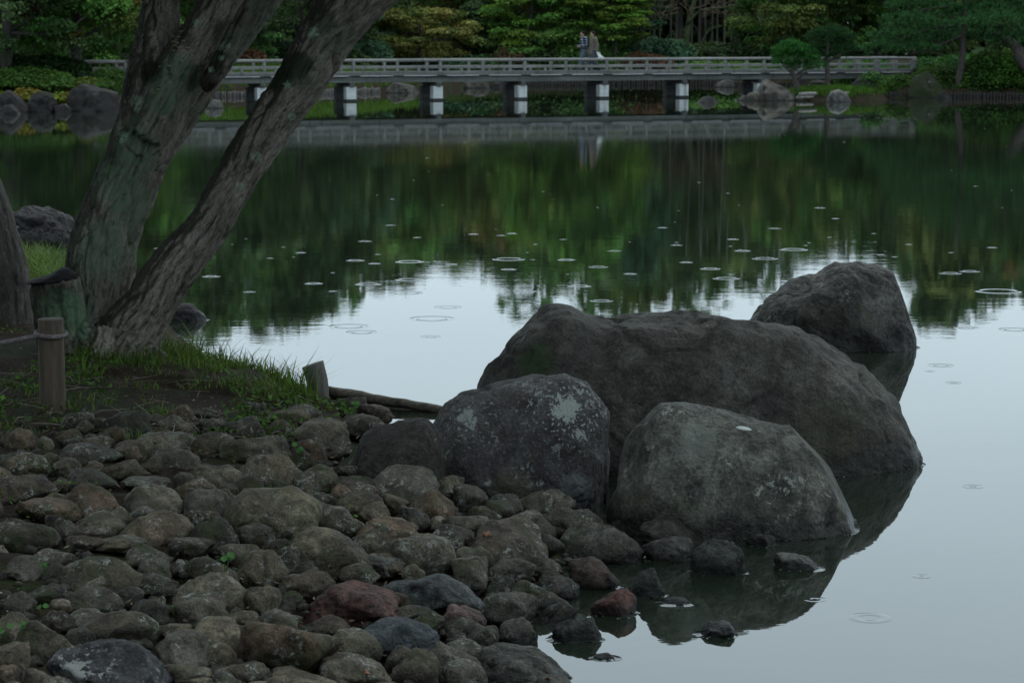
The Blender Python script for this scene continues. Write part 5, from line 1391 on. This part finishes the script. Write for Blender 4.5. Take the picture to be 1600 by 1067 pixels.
# the wood that closes the view behind all of them: one mass
rw = np.random.default_rng(90)
SKY = np.array([(-300, 500), (0, 500), (300, 520), (430, 520), (520, 480), (560, 445), (700, 450), (800, 440), (900, 455), (950, 480), (1000, 480), (1100, 450), (1200, 410), (1300, 395), (1360, 410), (1400, 450), (1460, 490), (1520, 490), (1600, 460), (1900, 470)], float)
bl = []
for row, (Y0, stp) in enumerate([(156, 34), (167, 34)]):
  for x in np.arange(-420, 2000, stp):
    Yw = Y0 + 4 * rw.random()
    zt = (np.interp(x, SKY[:, 0], SKY[:, 1]) - 50) / F * Yw - 2.63 - 1.0 + 0.9 * rw.normal()
    z = 0.5
    while z < zt:
        b = rw.uniform(1.5, 2.1); bl.append((((x + rw.normal() * 14 - 800) / F * Yw, Yw + rw.normal(), min(z, zt) + rw.normal() * 0.2), (b, b, b * 0.75))); z += rw.uniform(1.2, 1.6)
V, Fc, T = blob_leaves(bl, rw, 0.62, G_dark + [G_mid[1], G_olive[3]], 5.0, 0.8, 1.25, 0.25, 0.55)
tag(mk('distant_wood', V, Fc, M_leaf, None, False, T), 'dark wood closing the view behind the far bank', 'wood', None, 'stuff')

# slim bare stems in the dark grove
M_culm = plain('culm', (0.050, 0.050, 0.034), 0.6, 0.3, 2, (1, 1, 0.4))
rgv = np.random.default_rng(60)
gx = [990, 1003, 1013, 1021, 1029, 1046, 1054, 1077, 1090, 1099, 1108, 1118, 1128, 1141, 1152]
ordn = ['first', 'second', 'third', 'fourth', 'fifth', 'sixth', 'seventh', 'eighth', 'ninth', 'tenth', 'eleventh', 'twelfth', 'thirteenth', 'fourteenth', 'fifteenth']
for k, x in enumerate(gx):
    Y = 130.5 + 6 * rgv.random(); X = (x - 800) / F * Y; z = gz(X, Y)
    m = MB(); P = spline([(X, Y, z - 0.2), (X + rgv.normal() * 0.05, Y, z + 3), (X + rgv.normal() * 0.2, Y, z + 8.5)], 14)
    m.tube(P, np.linspace(0.075, 0.045, 14) * rgv.uniform(0.7, 1.1), 7)
    tag(m.build('bamboo_stem', M_culm, None, True), ordn[k] + ' slim bare stem from the left in the dark grove', 'bamboo', 'slim stems in the grove')
# bare twiggy tree at the top of the grove and its mossy leaning trunk
rb_ = np.random.default_rng(61)
X, Y = (1068 - 800) / F * 124, 124.0; zb_ = gz(X, Y)
bt = thing('bare_tree', 'leaning mossy trunk with bare brown twigs in front of the grove', 'tree', (X, Y, zb_))
m = MB(); P = spline([(X, Y, zb_ - 0.2), (X + 0.1, Y, 2.4), (X + 0.5, Y, 4.2), (X + 1.5, Y, 6.0)], 16); m.tube(P, np.linspace(0.2, 0.08, 16), 9)
Q = spline([(X + 0.05, Y - 0.1, 1.35), (X + 0.7, Y - 0.4, 1.9), (X + 1.2, Y - 0.5, 2.7), (X + 1.9, Y - 0.6, 2.95)], 10); m.tube(Q, np.linspace(0.07, 0.02, 10), 7)
Q = spline([(X + 0.1, Y - 0.1, 3.0), (X + 0.8, Y - 0.4, 3.7), (X + 2.0, Y - 0.5, 3.85), (X + 3.0, Y - 0.6, 4.2)], 10); m.tube(Q, np.linspace(0.08, 0.02, 10), 7)
m.build('trunk', plain('mossy_bark', (0.045, 0.055, 0.022), 0.9, 0.4, 3), bt, True)
m = MB()
for k in range(150):
    s = np.array([X + rb_.uniform(-2.4, 4.2), Y - rb_.uniform(-0.6, 1.2), rb_.uniform(3.6, 5.6)]); e = s + rb_.normal(size=3) * np.array([0.7, 0.4, 0.35]) + np.array([0, 0, -0.35])
    m.tube(spline([s, (s + e) / 2 + rb_.normal(size=3) * 0.08, e], 5), np.linspace(0.018, 0.006, 5), 4, False)
m.build('twigs', plain('bare_twigs', (0.13, 0.085, 0.06), 0.9, 0.3), bt, True)

# ------------------------------------------------------------------ pines
def needle_tufts(pads, r, dens, L, palette):
    Vs, Ts = [], []; palette = np.asarray(palette)
    for (c, rad) in pads:
        c = np.asarray(c, float); rad = np.asarray(rad, float)
        n = max(8, int(dens * rad[0] * rad[1] * 3.14))
        d = r.normal(size=(n, 3)); d /= np.linalg.norm(d, axis=1)[:, None]; fl = (d[:, 2] < -0.1) & (r.random(n) < 0.8); d[fl, 2] *= -1
        C = c + d * rad * (1 - 0.35 * r.random(n) ** 1.5 + 0.25 * pn(d * 2 + c))[:, None]
        K = 9
        Cn = np.repeat(C, K, 0); dn = np.repeat(d, K, 0)
        v = dn * 0.55 + np.array([0, 0, 0.75]) + 0.75 * r.normal(size=(n * K, 3)); v /= np.linalg.norm(v, axis=1)[:, None]
        t = r.normal(size=(n * K, 3)); t -= v * (t * v).sum(1)[:, None]; t /= np.linalg.norm(t, axis=1)[:, None]
        ll = L * r.uniform(0.6, 1.2, (n * K, 1)); w = 0.013
        V = np.stack([Cn - t * w, Cn + t * w, Cn + v * ll], 1).reshape(-1, 3)
        tt = palette[r.integers(0, len(palette), n)] * r.uniform(0.65, 1.25, (n, 1)) * (1 + 0.15 * r.normal())
        Vs.append(V); Ts.append(np.repeat(tt, K * 3, 0))
    V = np.concatenate(Vs); return V, np.arange(len(V)).reshape(-1, 3), np.concatenate(Ts)
PINE = [(0.030, 0.115, 0.024), (0.042, 0.14, 0.028), (0.022, 0.085, 0.020)]
PINEB = [(0.038, 0.105, 0.036), (0.052, 0.13, 0.042), (0.028, 0.075, 0.028)]
M_pinebark = plain('pine_bark', (0.060, 0.048, 0.042), 0.9, 0.4, 6, (2, 2, 1), 0.6, 0.04)
def pine(label, Y, trunk, branches, pads, palette, seed, dens=75, L=0.16, rtop=0.05):
    r = np.random.default_rng(seed)
    P = [dp(x, y, Y) for x, y, w in trunk]; P[0] = P[0] - np.array([0, 0, 0.3]); R = [w * mpp(Y) / 2 for x, y, w in trunk]
    t = thing('pine_tree', label, 'pine', (P[0][0], P[0][1], P[0][2] + 0.3), 'pines by the water')
    Q = spline(np.hstack([np.array(P), np.array(R)[:, None]]), 24); m = MB(); m.tube(Q[:, :3], np.maximum(Q[:, 3], 0.01), 10)
    for br in branches:
        B_ = [dp(x, y, Y + dy) for x, y, dy in br]; m.tube(spline(B_, 10), np.linspace(0.055, 0.018, 10), 7)
    m.build('trunk', M_pinebark, t, True)
    pd = []
    for (x, y, w, h, dy) in pads:
        c = dp(x, y, Y + dy); k = mpp(Y) / 2; pd.append((c, (w * k, w * k * 0.75, h * k)))
    V, Fc, T = needle_tufts(pd, r, dens, L, palette); mk('foliage', V, Fc, M_needle, t, False, T)
    return t
pine('clipped bushy pine on the islet, left and lower of the two', 94.9, [(1247, 140, 11), (1243, 125, 9), (1238, 112, 7), (1240, 95, 5), (1240, 72, 3)],
     [[(1240, 120, 0), (1255, 110, 0.2), (1272, 107, 0.2)], [(1240, 118, 0), (1230, 108, 0), (1222, 103, 0)], [(1243, 125, 0), (1256, 116, -0.3), (1262, 108, -0.3)]],
     [(1238, 76, 50, 24, 0), (1222, 84, 38, 22, -.2), (1256, 84, 44, 26, .2), (1240, 92, 62, 24, .3), (1264, 98, 44, 26, 0), (1222, 101, 32, 17, -.3), (1245, 104, 46, 16, .3), (1277, 105, 26, 13, 0), (1240, 82, 52, 26, -.4), (1216, 94, 20, 12, 0)], PINE, 301, dens=170, L=0.13)
pine('round-topped taller pine on the islet, right of the bushy one', 95.6, [(1293, 136, 9), (1293, 115, 8), (1292, 90, 6), (1294, 60, 4)],
     [[(1292, 100, 0), (1275, 88, 0), (1266, 82, 0)], [(1292, 98, 0), (1312, 86, 0), (1322, 80, 0)]],
     [(1297, 52, 56, 24, 0), (1276, 62, 38, 26, -.3), (1318, 62, 40, 28, .3), (1298, 66, 74, 28, .5), (1270, 76, 34, 20, 0), (1322, 78, 32, 22, 0), (1298, 80, 62, 20, .4), (1290, 92, 46, 14, 0), (1282, 58, 40, 24, -.6), (1310, 56, 40, 24, -.4)], [(0.024, 0.068, 0.022), (0.020, 0.055, 0.02), (0.03, 0.075, 0.025)], 302, dens=150, L=0.13)
big = []
rp_ = np.random.default_rng(9)
for (x, y, w, h, dy) in [(1440, 12, 120, 30, -.5), (1420, 34, 90, 26, -1.2), (1400, 60, 90, 26, -1), (1372, 78, 60, 20, -.4), (1440, 60, 90, 26, 0), (1430, 78, 80, 18, -.6), (1480, 24, 110, 30, 1), (1530, 20, 110, 30, 0), (1560, 36, 110, 32, -1), (1590, 54, 90, 26, 0), (1500, 46, 90, 28, .8), (1480, 66, 80, 22, .6),
                         (1545, 62, 100, 22, .4), (1575, 14, 90, 26, .6), (1500, 0, 130, 30, .4), (1450, -14, 120, 30, 0), (1560, -16, 120, 32, 0), (1500, -34, 110, 30, .4), (1620, 30, 90, 30, 0), (1640, 60, 90, 26, 0), (1530, -60, 90, 34, 0), (1465, 44, 70, 22, -1.4), (1525, 40, 80, 24, -1.2), (1405, 44, 60, 20, .6), (1388, 70, 60, 18, .6), (1618, 8, 90, 28, 0)]:
    big.append((x, y, w, h, dy))
pine('wide blue-green pine with a thin straight trunk at the right', 98.2, [(1497, 150, 13), (1499, 125, 11), (1503, 95, 10), (1505, 60, 10), (1508, 20, 9), (1506, -40, 7), (1504, -90, 4)],
     [[(1504, 40, 0), (1460, 44, -.6), (1400, 62, -.8)], [(1505, 30, 0), (1550, 36, 0), (1600, 50, 0)], [(1506, 55, 0), (1450, 78, -.3), (1425, 84, -.3)], [(1507, 10, 0), (1450, 14, 0), (1420, 24, 0)], [(1507, -20, 0), (1570, -14, 0), (1620, 10, 0)]],
     big, PINEB, 303, dens=58, L=0.19)
pine('leaning pine trunk entering at the right edge', 97.6, [(1660, 175, 26), (1625, 130, 22), (1598, 95, 20), (1588, 74, 17), (1570, 60, 12), (1552, 52, 8)],
     [], [(1580, 62, 70, 20, 0), (1610, 68, 80, 22, 0), (1556, 58, 50, 16, .2), (1640, 56, 90, 24, .4)], PINEB, 304, dens=60, L=0.19)

# ------------------------------------------------------------------ shrubs and hedges
def shrub(name, label, x0, x1, ytop, ybot, Y, palette, seed, depth=1.6, n=10, leaf=0.11, cover=1.5, cat='shrub', group='shrubs along the banks', tv=0.12, flat=0.85):
    r = np.random.default_rng(seed)
    xa, xb = dp(x0, ytop, Y)[0], dp(x1, ytop, Y)[0]; zt = dp(x0, ytop, Y)[2]; zbm = max(dp(x0, ybot, Y)[2], -0.05)
    hgt = zt - zbm; wd = xb - xa
    bl = []
    for k in range(n):
        u = (k + 0.5) / n
        rx = wd / n * 1.5 + 0.12; rz = min(hgt * 0.62, rx * flat + 0.2)
        env = 0.62 + 0.38 * math.sin(math.pi * min(max(u, 0.05), 0.95)) ** 0.5 + 0.05 * r.normal()
        bl.append(((xa + wd * u, Y + depth * r.uniform(-0.25, 0.25), zbm + hgt * env - rz), (rx, depth * 0.5, rz)))
        bl.append(((xa + wd * u + r.normal() * 0.1, Y - depth * 0.2 * r.random(), zbm + (hgt * env - rz) * 0.45), (rx, depth * 0.55, rz)))
    V, Fc, T = blob_leaves(bl, r, cover * 0.46, palette, 99, leaf * 1.35, leaf * 1.35, tv, 0.7, 0.22, 0.2)
    t = thing(name, label, cat, ((xa + xb) / 2, Y, gz((xa + xb) / 2, Y)), group)
    mk('foliage', V, Fc, M_leaf, t, False, T)
    m = MB()
    for k in range(5):
        q = r.uniform(xa + wd * .2, xb - wd * .2); m.tube(spline([(q, Y, gz(q, Y) - 0.1), (q + r.normal() * 0.1, Y, zbm + hgt * 0.3), (q + r.normal() * 0.3, Y, zbm + hgt * 0.6)], 5), np.linspace(0.03, 0.01, 5), 5)
    m.build('stems', M_barkfar, t, True)
    return t
shrub('clipped_hedge', 'low clipped hedge sloping along the left bank', -60, 108, 106, 140, 83.4, [(0.046, 0.099, 0.019), (0.038, 0.083, 0.017), (0.057, 0.112, 0.022)], 401, 2.6, 12, 0.10, 1.6, 'hedge', tv=0.08)
shrub('clipped_hedge', 'right end of the left bank\'s hedge, dropping towards the rocks', 90, 172, 121, 141, 83.2, [(0.046, 0.096, 0.019), (0.038, 0.080, 0.017), (0.068, 0.088, 0.019)], 402, 2.2, 7, 0.10, 1.6, 'hedge', tv=0.08)
shrub('dark_shrub', 'dark shrub mass under the trees above the left hedge', -60, 115, 84, 118, 87, [(0.022, 0.048, 0.014), (0.016, 0.038, 0.012)], 403, 2.4, 9, 0.12, 1.5)
shrub('broom_shrub', 'wispy green shrub before the bridge\'s left end', 150, 196, 102, 138, 86, [(0.054, 0.104, 0.024), (0.041, 0.080, 0.019)], 404, 1.2, 5, 0.07, 0.7, tv=0.2)
for k, (x0, x1, yt, yb, lab) in enumerate([(28, 54, 136, 158, 'yellow-green leafy plant between the two left rocks'), (84, 110, 142, 162, 'yellow and orange tinged plant left of the long rock'), (-6, 8, 140, 168, 'yellowish plant cut off by the left edge')]):
    shrub('yellow_plant', lab, x0, x1, yt, yb, 81.5 + 0.1 * k, G_yel, 410 + k, 0.7, 3, 0.08, 1.0, 'plant', 'yellow plants among the left rocks', 0.3)
shrub('shrub', 'blue-green shrub at the foot of the olive maple', 562, 602, 62, 100, 118.6, G_blue, 420, 1.6, 5, 0.12, 1.2)
shrub('shrub', 'green undergrowth left of the walkers seen over the rail', 690, 800, 84, 112, 121.5, [G_blue[0], G_mid[1], G_dark[1]], 421, 2.0, 8, 0.13, 1.1, tv=0.3)
shrub('shrub', 'reddish-brown low bush left of the walkers', 782, 812, 72, 96, 121.3, G_brown[1:], 422, 1.4, 4, 0.11, 1.0, tv=0.3)
shrub('shrub', 'green undergrowth behind the walkers', 800, 985, 74, 112, 122.0, [G_mid[1], G_dark[1], G_mid[0]], 423, 2.0, 12, 0.13, 1.1, tv=0.3)
shrub('shrub', 'rust-brown clipped bush right of the walkers', 968, 1040, 81, 108, 121.6, G_brown, 424, 1.6, 6, 0.11, 1.2, tv=0.2)
shrub('shrub', 'dark blue-green hedge in front of the grove', 992, 1074, 57, 104, 124.5, G_blue, 425, 2.2, 7, 0.13, 1.4, tv=0.15)
shrub('shrub', 'shaded hedge at the foot of the grove, right of the blue-green one', 1070, 1165, 66, 104, 127, G_dark, 426, 2.2, 8, 0.14, 1.3, tv=0.15)
shrub('shrub', 'low green hedge seen through the rail at the right', 1040, 1215, 95, 118, 121.8, [G_mid[2], G_mid[0], G_light[3]], 427, 1.4, 14, 0.11, 1.3)
shrub('shrub', 'orange-brown bush seen between the two leaning trunks', 382, 404, 74, 98, 109, G_brown + [G_mid[0]], 428, 1.2, 4, 0.11, 1.1, tv=0.3)
shrub('shrub', 'dark undergrowth left of the olive maple', 420, 570, 70, 118, 117.5, G_dark, 429, 2.0, 9, 0.14, 1.1, tv=0.25)
shrub('shrub', 'dark undergrowth between the two leaning trunks', 300, 425, 78, 122, 112, G_dark, 430, 2.0, 8, 0.14, 1.1, tv=0.25)
shrub('shrub', 'dark undergrowth under the olive maple', 570, 700, 80, 116, 122.8, G_dark + [G_mid[1]], 431, 2.0, 9, 0.14, 1.1, tv=0.25)
shrub('rounded_shrub', 'dome-shaped clipped shrub right of the bridge end', 1374, 1440, 116, 150, 99.2, [(0.054, 0.120, 0.022), (0.041, 0.093, 0.019), (0.068, 0.136, 0.024)], 440, 1.8, 6, 0.09, 1.7, tv=0.15)
shrub('rounded_shrub', 'clipped shrub behind the mossy rock at the right', 1432, 1500, 101, 148, 99.6, [(0.049, 0.109, 0.022), (0.065, 0.131, 0.024), (0.038, 0.080, 0.019)], 441, 2.0, 7, 0.09, 1.7, tv=0.15)
shrub('rounded_shrub', 'large rounded azalea at the right edge', 1508, 1625, 80, 148, 99.0, [(0.059, 0.136, 0.022), (0.046, 0.102, 0.019), (0.032, 0.074, 0.017)], 442, 2.4, 9, 0.09, 1.7, tv=0.2)
shrub('rounded_shrub', 'low dark green hedge behind the right shrubs', 1436, 1545, 86, 118, 102.5, [(0.030, 0.088, 0.024), (0.038, 0.104, 0.026)], 443, 2.2, 10, 0.10, 1.5, tv=0.12)
shrub('shrub', 'green hedge seen through the rail near the bridge\'s right end', 1318, 1408, 92, 122, 104.5, [(0.041, 0.120, 0.024), (0.049, 0.136, 0.029)], 444, 1.6, 7, 0.10, 1.4, tv=0.12)
shrub('small_plant', 'little weed beside the bridge foot at the right', 1352, 1370, 111, 128, 95.0, [(0.054, 0.120, 0.036)], 445, 0.6, 3, 0.08, 0.9, 'plant')

# ------------------------------------------------------------------ far rocks
M_far = [rock_material('far_rock_' + 'abcd'[k], c1, c2, c3, lich=l, moss=mo, scale=0.5, wet=0.07) for k, (c1, c2, c3, l, mo) in enumerate([
    ((0.014, 0.0125, 0.013), (0.030, 0.0275, 0.027), (0.011, 0.010, 0.009), 0.12, 0.2), ((0.07, 0.07, 0.072), (0.14, 0.136, 0.132), (0.05, 0.05, 0.05), 0.4, 0.0),
    ((0.022, 0.024, 0.015), (0.036, 0.037, 0.026), (0.016, 0.022, 0.009), 0.05, 0.9), ((0.055, 0.050, 0.044), (0.095, 0.088, 0.078), (0.04, 0.037, 0.032), 0.2, 0.25)])]
def frock(label, prof, ywater, depth, mi, seed, zb=-0.9, amp=0.12, zw=0.0):
    xm = (prof[0][0] + prof[-1][0]) / 2; Yf = gp(xm, ywater, zw)[1]
    xc_ = (prof[0][0] + prof[-1][0]) / 2; prof = [(xc_ + (x - xc_) * 1.12, y) for x, y in prof]
    boulder('rock', label, prof, Yf, depth, M_far[mi], 5, zb, 0.4, amp, seed, group='rocks along the far shore', facets=10, squ=0.6, fdepth=(0.05, 0.20))['category'] = 'rock'
frock('leftmost dark rock on the left bank with a smaller one before it', [(-8, 178), (-4, 150), (4, 141), (18, 142), (30, 150), (38, 164), (43, 177)], 177, 1.0, 0, 501)
frock('small rounded rock at the foot of the leftmost one', [(2, 178), (4, 170), (12, 165), (24, 166), (32, 172), (36, 178)], 179, 0.5, 0, 502)
frock('rounded grey rock second from left on the left bank', [(40, 178), (42, 160), (52, 146), (64, 141), (76, 146), (85, 160), (88, 176)], 176, 1.0, 0, 503)
frock('small low rock between the rounded and the long one', [(82, 178), (86, 166), (96, 163), (106, 164), (111, 174)], 176, 0.5, 0, 504)
frock('long flat-topped grey rock left of the big trunk', [(104, 176), (107, 150), (116, 138), (140, 137), (160, 139), (178, 140), (184, 156), (186, 176)], 175, 1.2, 0, 505)
frock('pale pointed rock in the water between the trunks', [(310, 172), (314, 168), (324, 159), (334, 156), (344, 157), (347, 163), (347, 172)], 170, 0.6, 1, 506)
frock('low pointed grey rock in the water left of the islet', [(1085, 170), (1090, 162), (1098, 154), (1107, 150), (1116, 153), (1125, 162), (1130, 170)], 161, 0.7, 0, 507, amp=0.05)
frock('big peaked brown rock at the left tip of the islet', [(1176, 162), (1178, 142), (1184, 130), (1198, 123), (1212, 125), (1227, 134), (1241, 147), (1256, 158)], 158, 1.2, 3, 508)
frock('flat shelving rock left of the peaked brown one', [(1146, 160), (1160, 152), (1174, 146), (1186, 143), (1196, 150), (1200, 160)], 158, 0.9, 3, 509)
frock('pale streaked rock standing before the islet\'s timber edge', [(1291, 168), (1294, 152), (1300, 142), (1310, 138), (1318, 142), (1325, 154), (1331, 164)], 160, 0.7, 1, 510)
frock('dark grey rock under the bridge\'s right end', [(1326, 150), (1331, 132), (1338, 123), (1348, 121), (1356, 124), (1364, 136), (1370, 152)], 152, 1.0, 0, 511)
frock('low dark rock before the bridge\'s right end', [(1346, 156), (1350, 140), (1358, 136), (1368, 142), (1374, 154)], 154, 0.7, 0, 512)
frock('large mossy rock in the middle of the right bank', [(1418, 158), (1422, 140), (1430, 122), (1446, 115), (1456, 118), (1466, 130), (1474, 144), (1478, 156)], 154, 1.3, 2, 513)
frock('small pyramid-shaped grey stone in front of the mossy rock', [(1461, 158), (1465, 148), (1474, 139), (1482, 143), (1490, 153), (1491, 158)], 155, 0.5, 0, 514, amp=0.03)
frock('long flat stone at the waterline below the azalea', [(1530, 158), (1535, 145), (1548, 139), (1570, 138), (1580, 142), (1583, 156)], 153, 0.9, 0, 515)
frock('small stone right of the long flat one', [(1580, 156), (1583, 143), (1595, 141), (1610, 144), (1616, 156)], 153, 0.7, 0, 516)
frock('grey rock on the far shore seen under the bridge, left', [(600, 148), (606, 137), (616, 131), (632, 129), (646, 133), (656, 148)], 146, 1.2, 3, 517)
frock('layered grey rock seen under the bridge left of centre', [(722, 142), (726, 131), (742, 127), (760, 129), (768, 142)], 138.5, 1.0, 3, 518)
frock('small rock right of the layered one under the bridge', [(764, 140), (770, 131), (778, 129), (787, 134), (788, 140)], 137.5, 0.7, 0, 519)
frock('pale grey rock on the far shore under the bridge, right', [(1114, 142), (1120, 130), (1130, 127), (1144, 129), (1150, 140)], 137, 1.0, 1, 520)
frock('grey stone lying in the grass of the islet', [(1263, 136), (1267, 128), (1278, 125), (1290, 128), (1295, 136)], 134, 0.6, 0, 521, 0.2, 0.05, 0.35)
frock('boulder between the shrubs behind the thin pine trunk', [(1494, 128), (1498, 112), (1506, 106), (1514, 112), (1518, 128)], 126, 0.6, 3, 522, 0.3, 0.05, 0.5)

# timber edge and grass of the islet
M_log = plain('grey_log', (0.17, 0.16, 0.145), 0.85, 0.35, 5, (0.5, 5, 5), 0.5, 0.02, c2=(0.08, 0.07, 0.055))
for k, (xa, ya, xb, yb, z, lab) in enumerate([(1250, 148, 1274, 147, 0.30, 'upper left grey log of the islet\'s edge'), (1246, 153, 1292, 151.5, 0.12, 'long lower log of the islet\'s edge'), (1318, 147, 1346, 145, 0.26, 'upper right log of the islet\'s edge'), (1322, 152, 1348, 150, 0.1, 'lower right log of the islet\'s edge')]):
    a, b = gp(xa, ya, z), gp(xb, yb, z)
    V, Fc = tube(spline([a, (a + b) / 2 + np.array([0, 0, 0.01]), b], 8), 0.075, 10); tag(mk('edging_log', V, Fc, M_log), lab, 'log', 'logs edging the islet')
ISG = [(0.06, 0.13, 0.02), (0.075, 0.15, 0.024), (0.045, 0.10, 0.018)]
def far_grass(name, label, poly_px, Yr, n, hr, seed, palette=ISG):
    r = np.random.default_rng(seed); sp = []
    for _ in range(n):
        X = r.uniform(*poly_px); Y = r.uniform(*Yr); z = gz(X, Y)
        if z > 0.12: sp.append((X, Y, z, r.uniform(0.6, 1.3)))
    V, Fc, T = blades(sp, r, hr, 0.022, palette, 7, 0.09, 0.35)
    tag(mk(name, V, Fc, M_blade, None, False, T), label, 'grass', None, 'stuff')
far_grass('islet_grass', 'bright green grass under the two clipped pines on the islet', (10.6, 14.7), (93.5, 97.0), 1500, (0.12, 0.26), 601)
far_grass('shore_grass', 'bright green grass on the far shore seen under the bridge', (-14.5, -3.0), (98, 112), 3600, (0.22, 0.5), 602, [(0.075, 0.15, 0.026), (0.09, 0.17, 0.03), (0.06, 0.12, 0.024)])
far_grass('far_lawn', 'green grass on the far bank behind the palisade', (-3.0, 18), (111, 124), 4200, (0.12, 0.3), 603, [(0.045, 0.09, 0.02), (0.035, 0.075, 0.018), (0.06, 0.08, 0.025)])
far_grass('left_bank_grass', 'green grass on the left bank', (-24, -11.5), (78, 95), 1500, (0.12, 0.3), 604, [(0.04, 0.07, 0.02), (0.03, 0.055, 0.016)])
far_grass('right_bank_grass', 'green grass on the right bank', (13, 24), (93, 104), 2200, (0.12, 0.28), 605, [(0.04, 0.08, 0.02), (0.03, 0.065, 0.016)])

# palisade of short stakes holding the far shore: one fence, every stake its own piece
def palisade(label, pts, spacing, seed, mat=None):
    r = np.random.default_rng(seed)
    P = np.array(pts, float); seg = np.linalg.norm(np.diff(P, axis=0), axis=1); cum = np.concatenate([[0], np.cumsum(seg)])
    t = thing('palisade', label, 'palisade', (P[0][0], P[0][1], 0), 'palisades of the far shore')
    base = None
    for k, s in enumerate(np.arange(0, cum[-1], spacing)):
        X = np.interp(s, cum, P[:, 0]); Y = np.interp(s, cum, P[:, 1])
        if base is None:
            V, Fc = tube([(0, 0, -0.5), (0, 0, 0.12), (0, 0, 0.20), (0, 0, 0.22)], [0.055, 0.055, 0.053, 0.04], 8); base = mk('stake', V, Fc, mat or M_stakef, link=False).data
        o = bpy.data.objects.new('stake', base); col.objects.link(o); o.location = (X + r.normal() * 0.015, Y + r.normal() * 0.02, 0); o.scale = (r.uniform(0.8, 1.2),) * 2 + (r.uniform(0.85, 1.15),); o.rotation_euler = (r.normal() * 0.03, r.normal() * 0.05, r.random() * 6)
        set_parent(o, t)
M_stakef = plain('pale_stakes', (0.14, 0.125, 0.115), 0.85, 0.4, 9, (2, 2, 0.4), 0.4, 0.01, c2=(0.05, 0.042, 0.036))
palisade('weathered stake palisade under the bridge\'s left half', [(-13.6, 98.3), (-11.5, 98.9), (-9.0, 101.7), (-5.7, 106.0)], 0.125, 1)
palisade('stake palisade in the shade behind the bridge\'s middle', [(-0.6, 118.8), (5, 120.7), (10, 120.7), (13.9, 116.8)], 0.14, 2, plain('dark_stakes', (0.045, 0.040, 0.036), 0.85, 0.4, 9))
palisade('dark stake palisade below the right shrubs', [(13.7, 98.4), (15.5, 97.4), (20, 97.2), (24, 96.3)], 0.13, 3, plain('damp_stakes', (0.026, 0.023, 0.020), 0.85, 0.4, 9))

# slatted benches behind the bridge
M_bench = plain('bench_wood', (0.30, 0.25, 0.18), 0.7, 0.2, 6, (0.5, 4, 4))
for k, (x0, x1, y, lab) in enumerate([(536, 598, 99, 'long pale wooden bench left, behind the rail'), (862, 906, 98, 'pale slatted bench behind the walkers'), (742, 792, 98, 'pale bench behind the rail left of centre')]):
    Yb = 123.2 if k else 119.5
    a, b = dp(x0, y, Yb), dp(x1, y, Yb)
    t = thing('bench', lab, 'bench', ((a[0] + b[0]) / 2, Yb, gz((a[0] + b[0]) / 2, Yb)), 'benches on the far bank')
    for q in range(3):
        m = MB(); m.box(((a[0] + b[0]) / 2, Yb + q * 0.13, a[2]), b[0] - a[0], 0.11, 0.045, None, 0.006); m.build('slat', M_bench, t)
    for u in (0.1, 0.9):
        X = a[0] + (b[0] - a[0]) * u; zg = gz(X, Yb); m = MB(); m.box((X, Yb + 0.13, (a[2] + zg) / 2 - 0.06), 0.07, 0.34, max(0.1, a[2] - zg + 0.06), None, 0.006); m.build('leg', M_bench, t)

# unseen trees behind the viewer, added to hold back sky light from that side
for k, (X, Y, R, h) in enumerate([(-7.5, -3.0, 4.6, 10), (2.4, -9.0, 4.8, 11), (-13.5, 5.0, 4.6, 10), (-14, 15, 4.2, 10), (-3.0, -14, 5.0, 12), (9.0, -16, 5.0, 11), (-2.2, -4.5, 4.4, 10), (6.5, -6.5, 4.2, 10), (-11, -9, 4.8, 11)]):
    r = np.random.default_rng(700 + k); b = np.array([X, Y, gz(X, Y)])
    t = thing('sky_block_tree', ['nearest added unseen tree behind and left of', 'added unseen tree right behind', 'added unseen tree far left of', 'added unseen tree beyond the left edge of', 'second added unseen tree behind', 'added unseen tree behind and right of', 'closest added unseen tree straight behind', 'added unseen tree close behind and right of', 'third added unseen tree behind and left of'][k] + ' the viewer, unseen, added to block sky light', 'tree', b, 'trees on the viewer\'s bank')
    limb_tree(r, b, h * 0.9, 0.25, 9, R * 0.85, 3.2).build('trunk', M_barkfar, t, True)
    V, Fc, T = blob_leaves(crown_blobs(r, X, Y, 3.4, h, R, 70, 0.5, (0.9, 1.5)), r, 1.0, GREENS, 0, 0.75, 0.75)
    mk('crown', V, Fc, M_leaf, t, False, T)
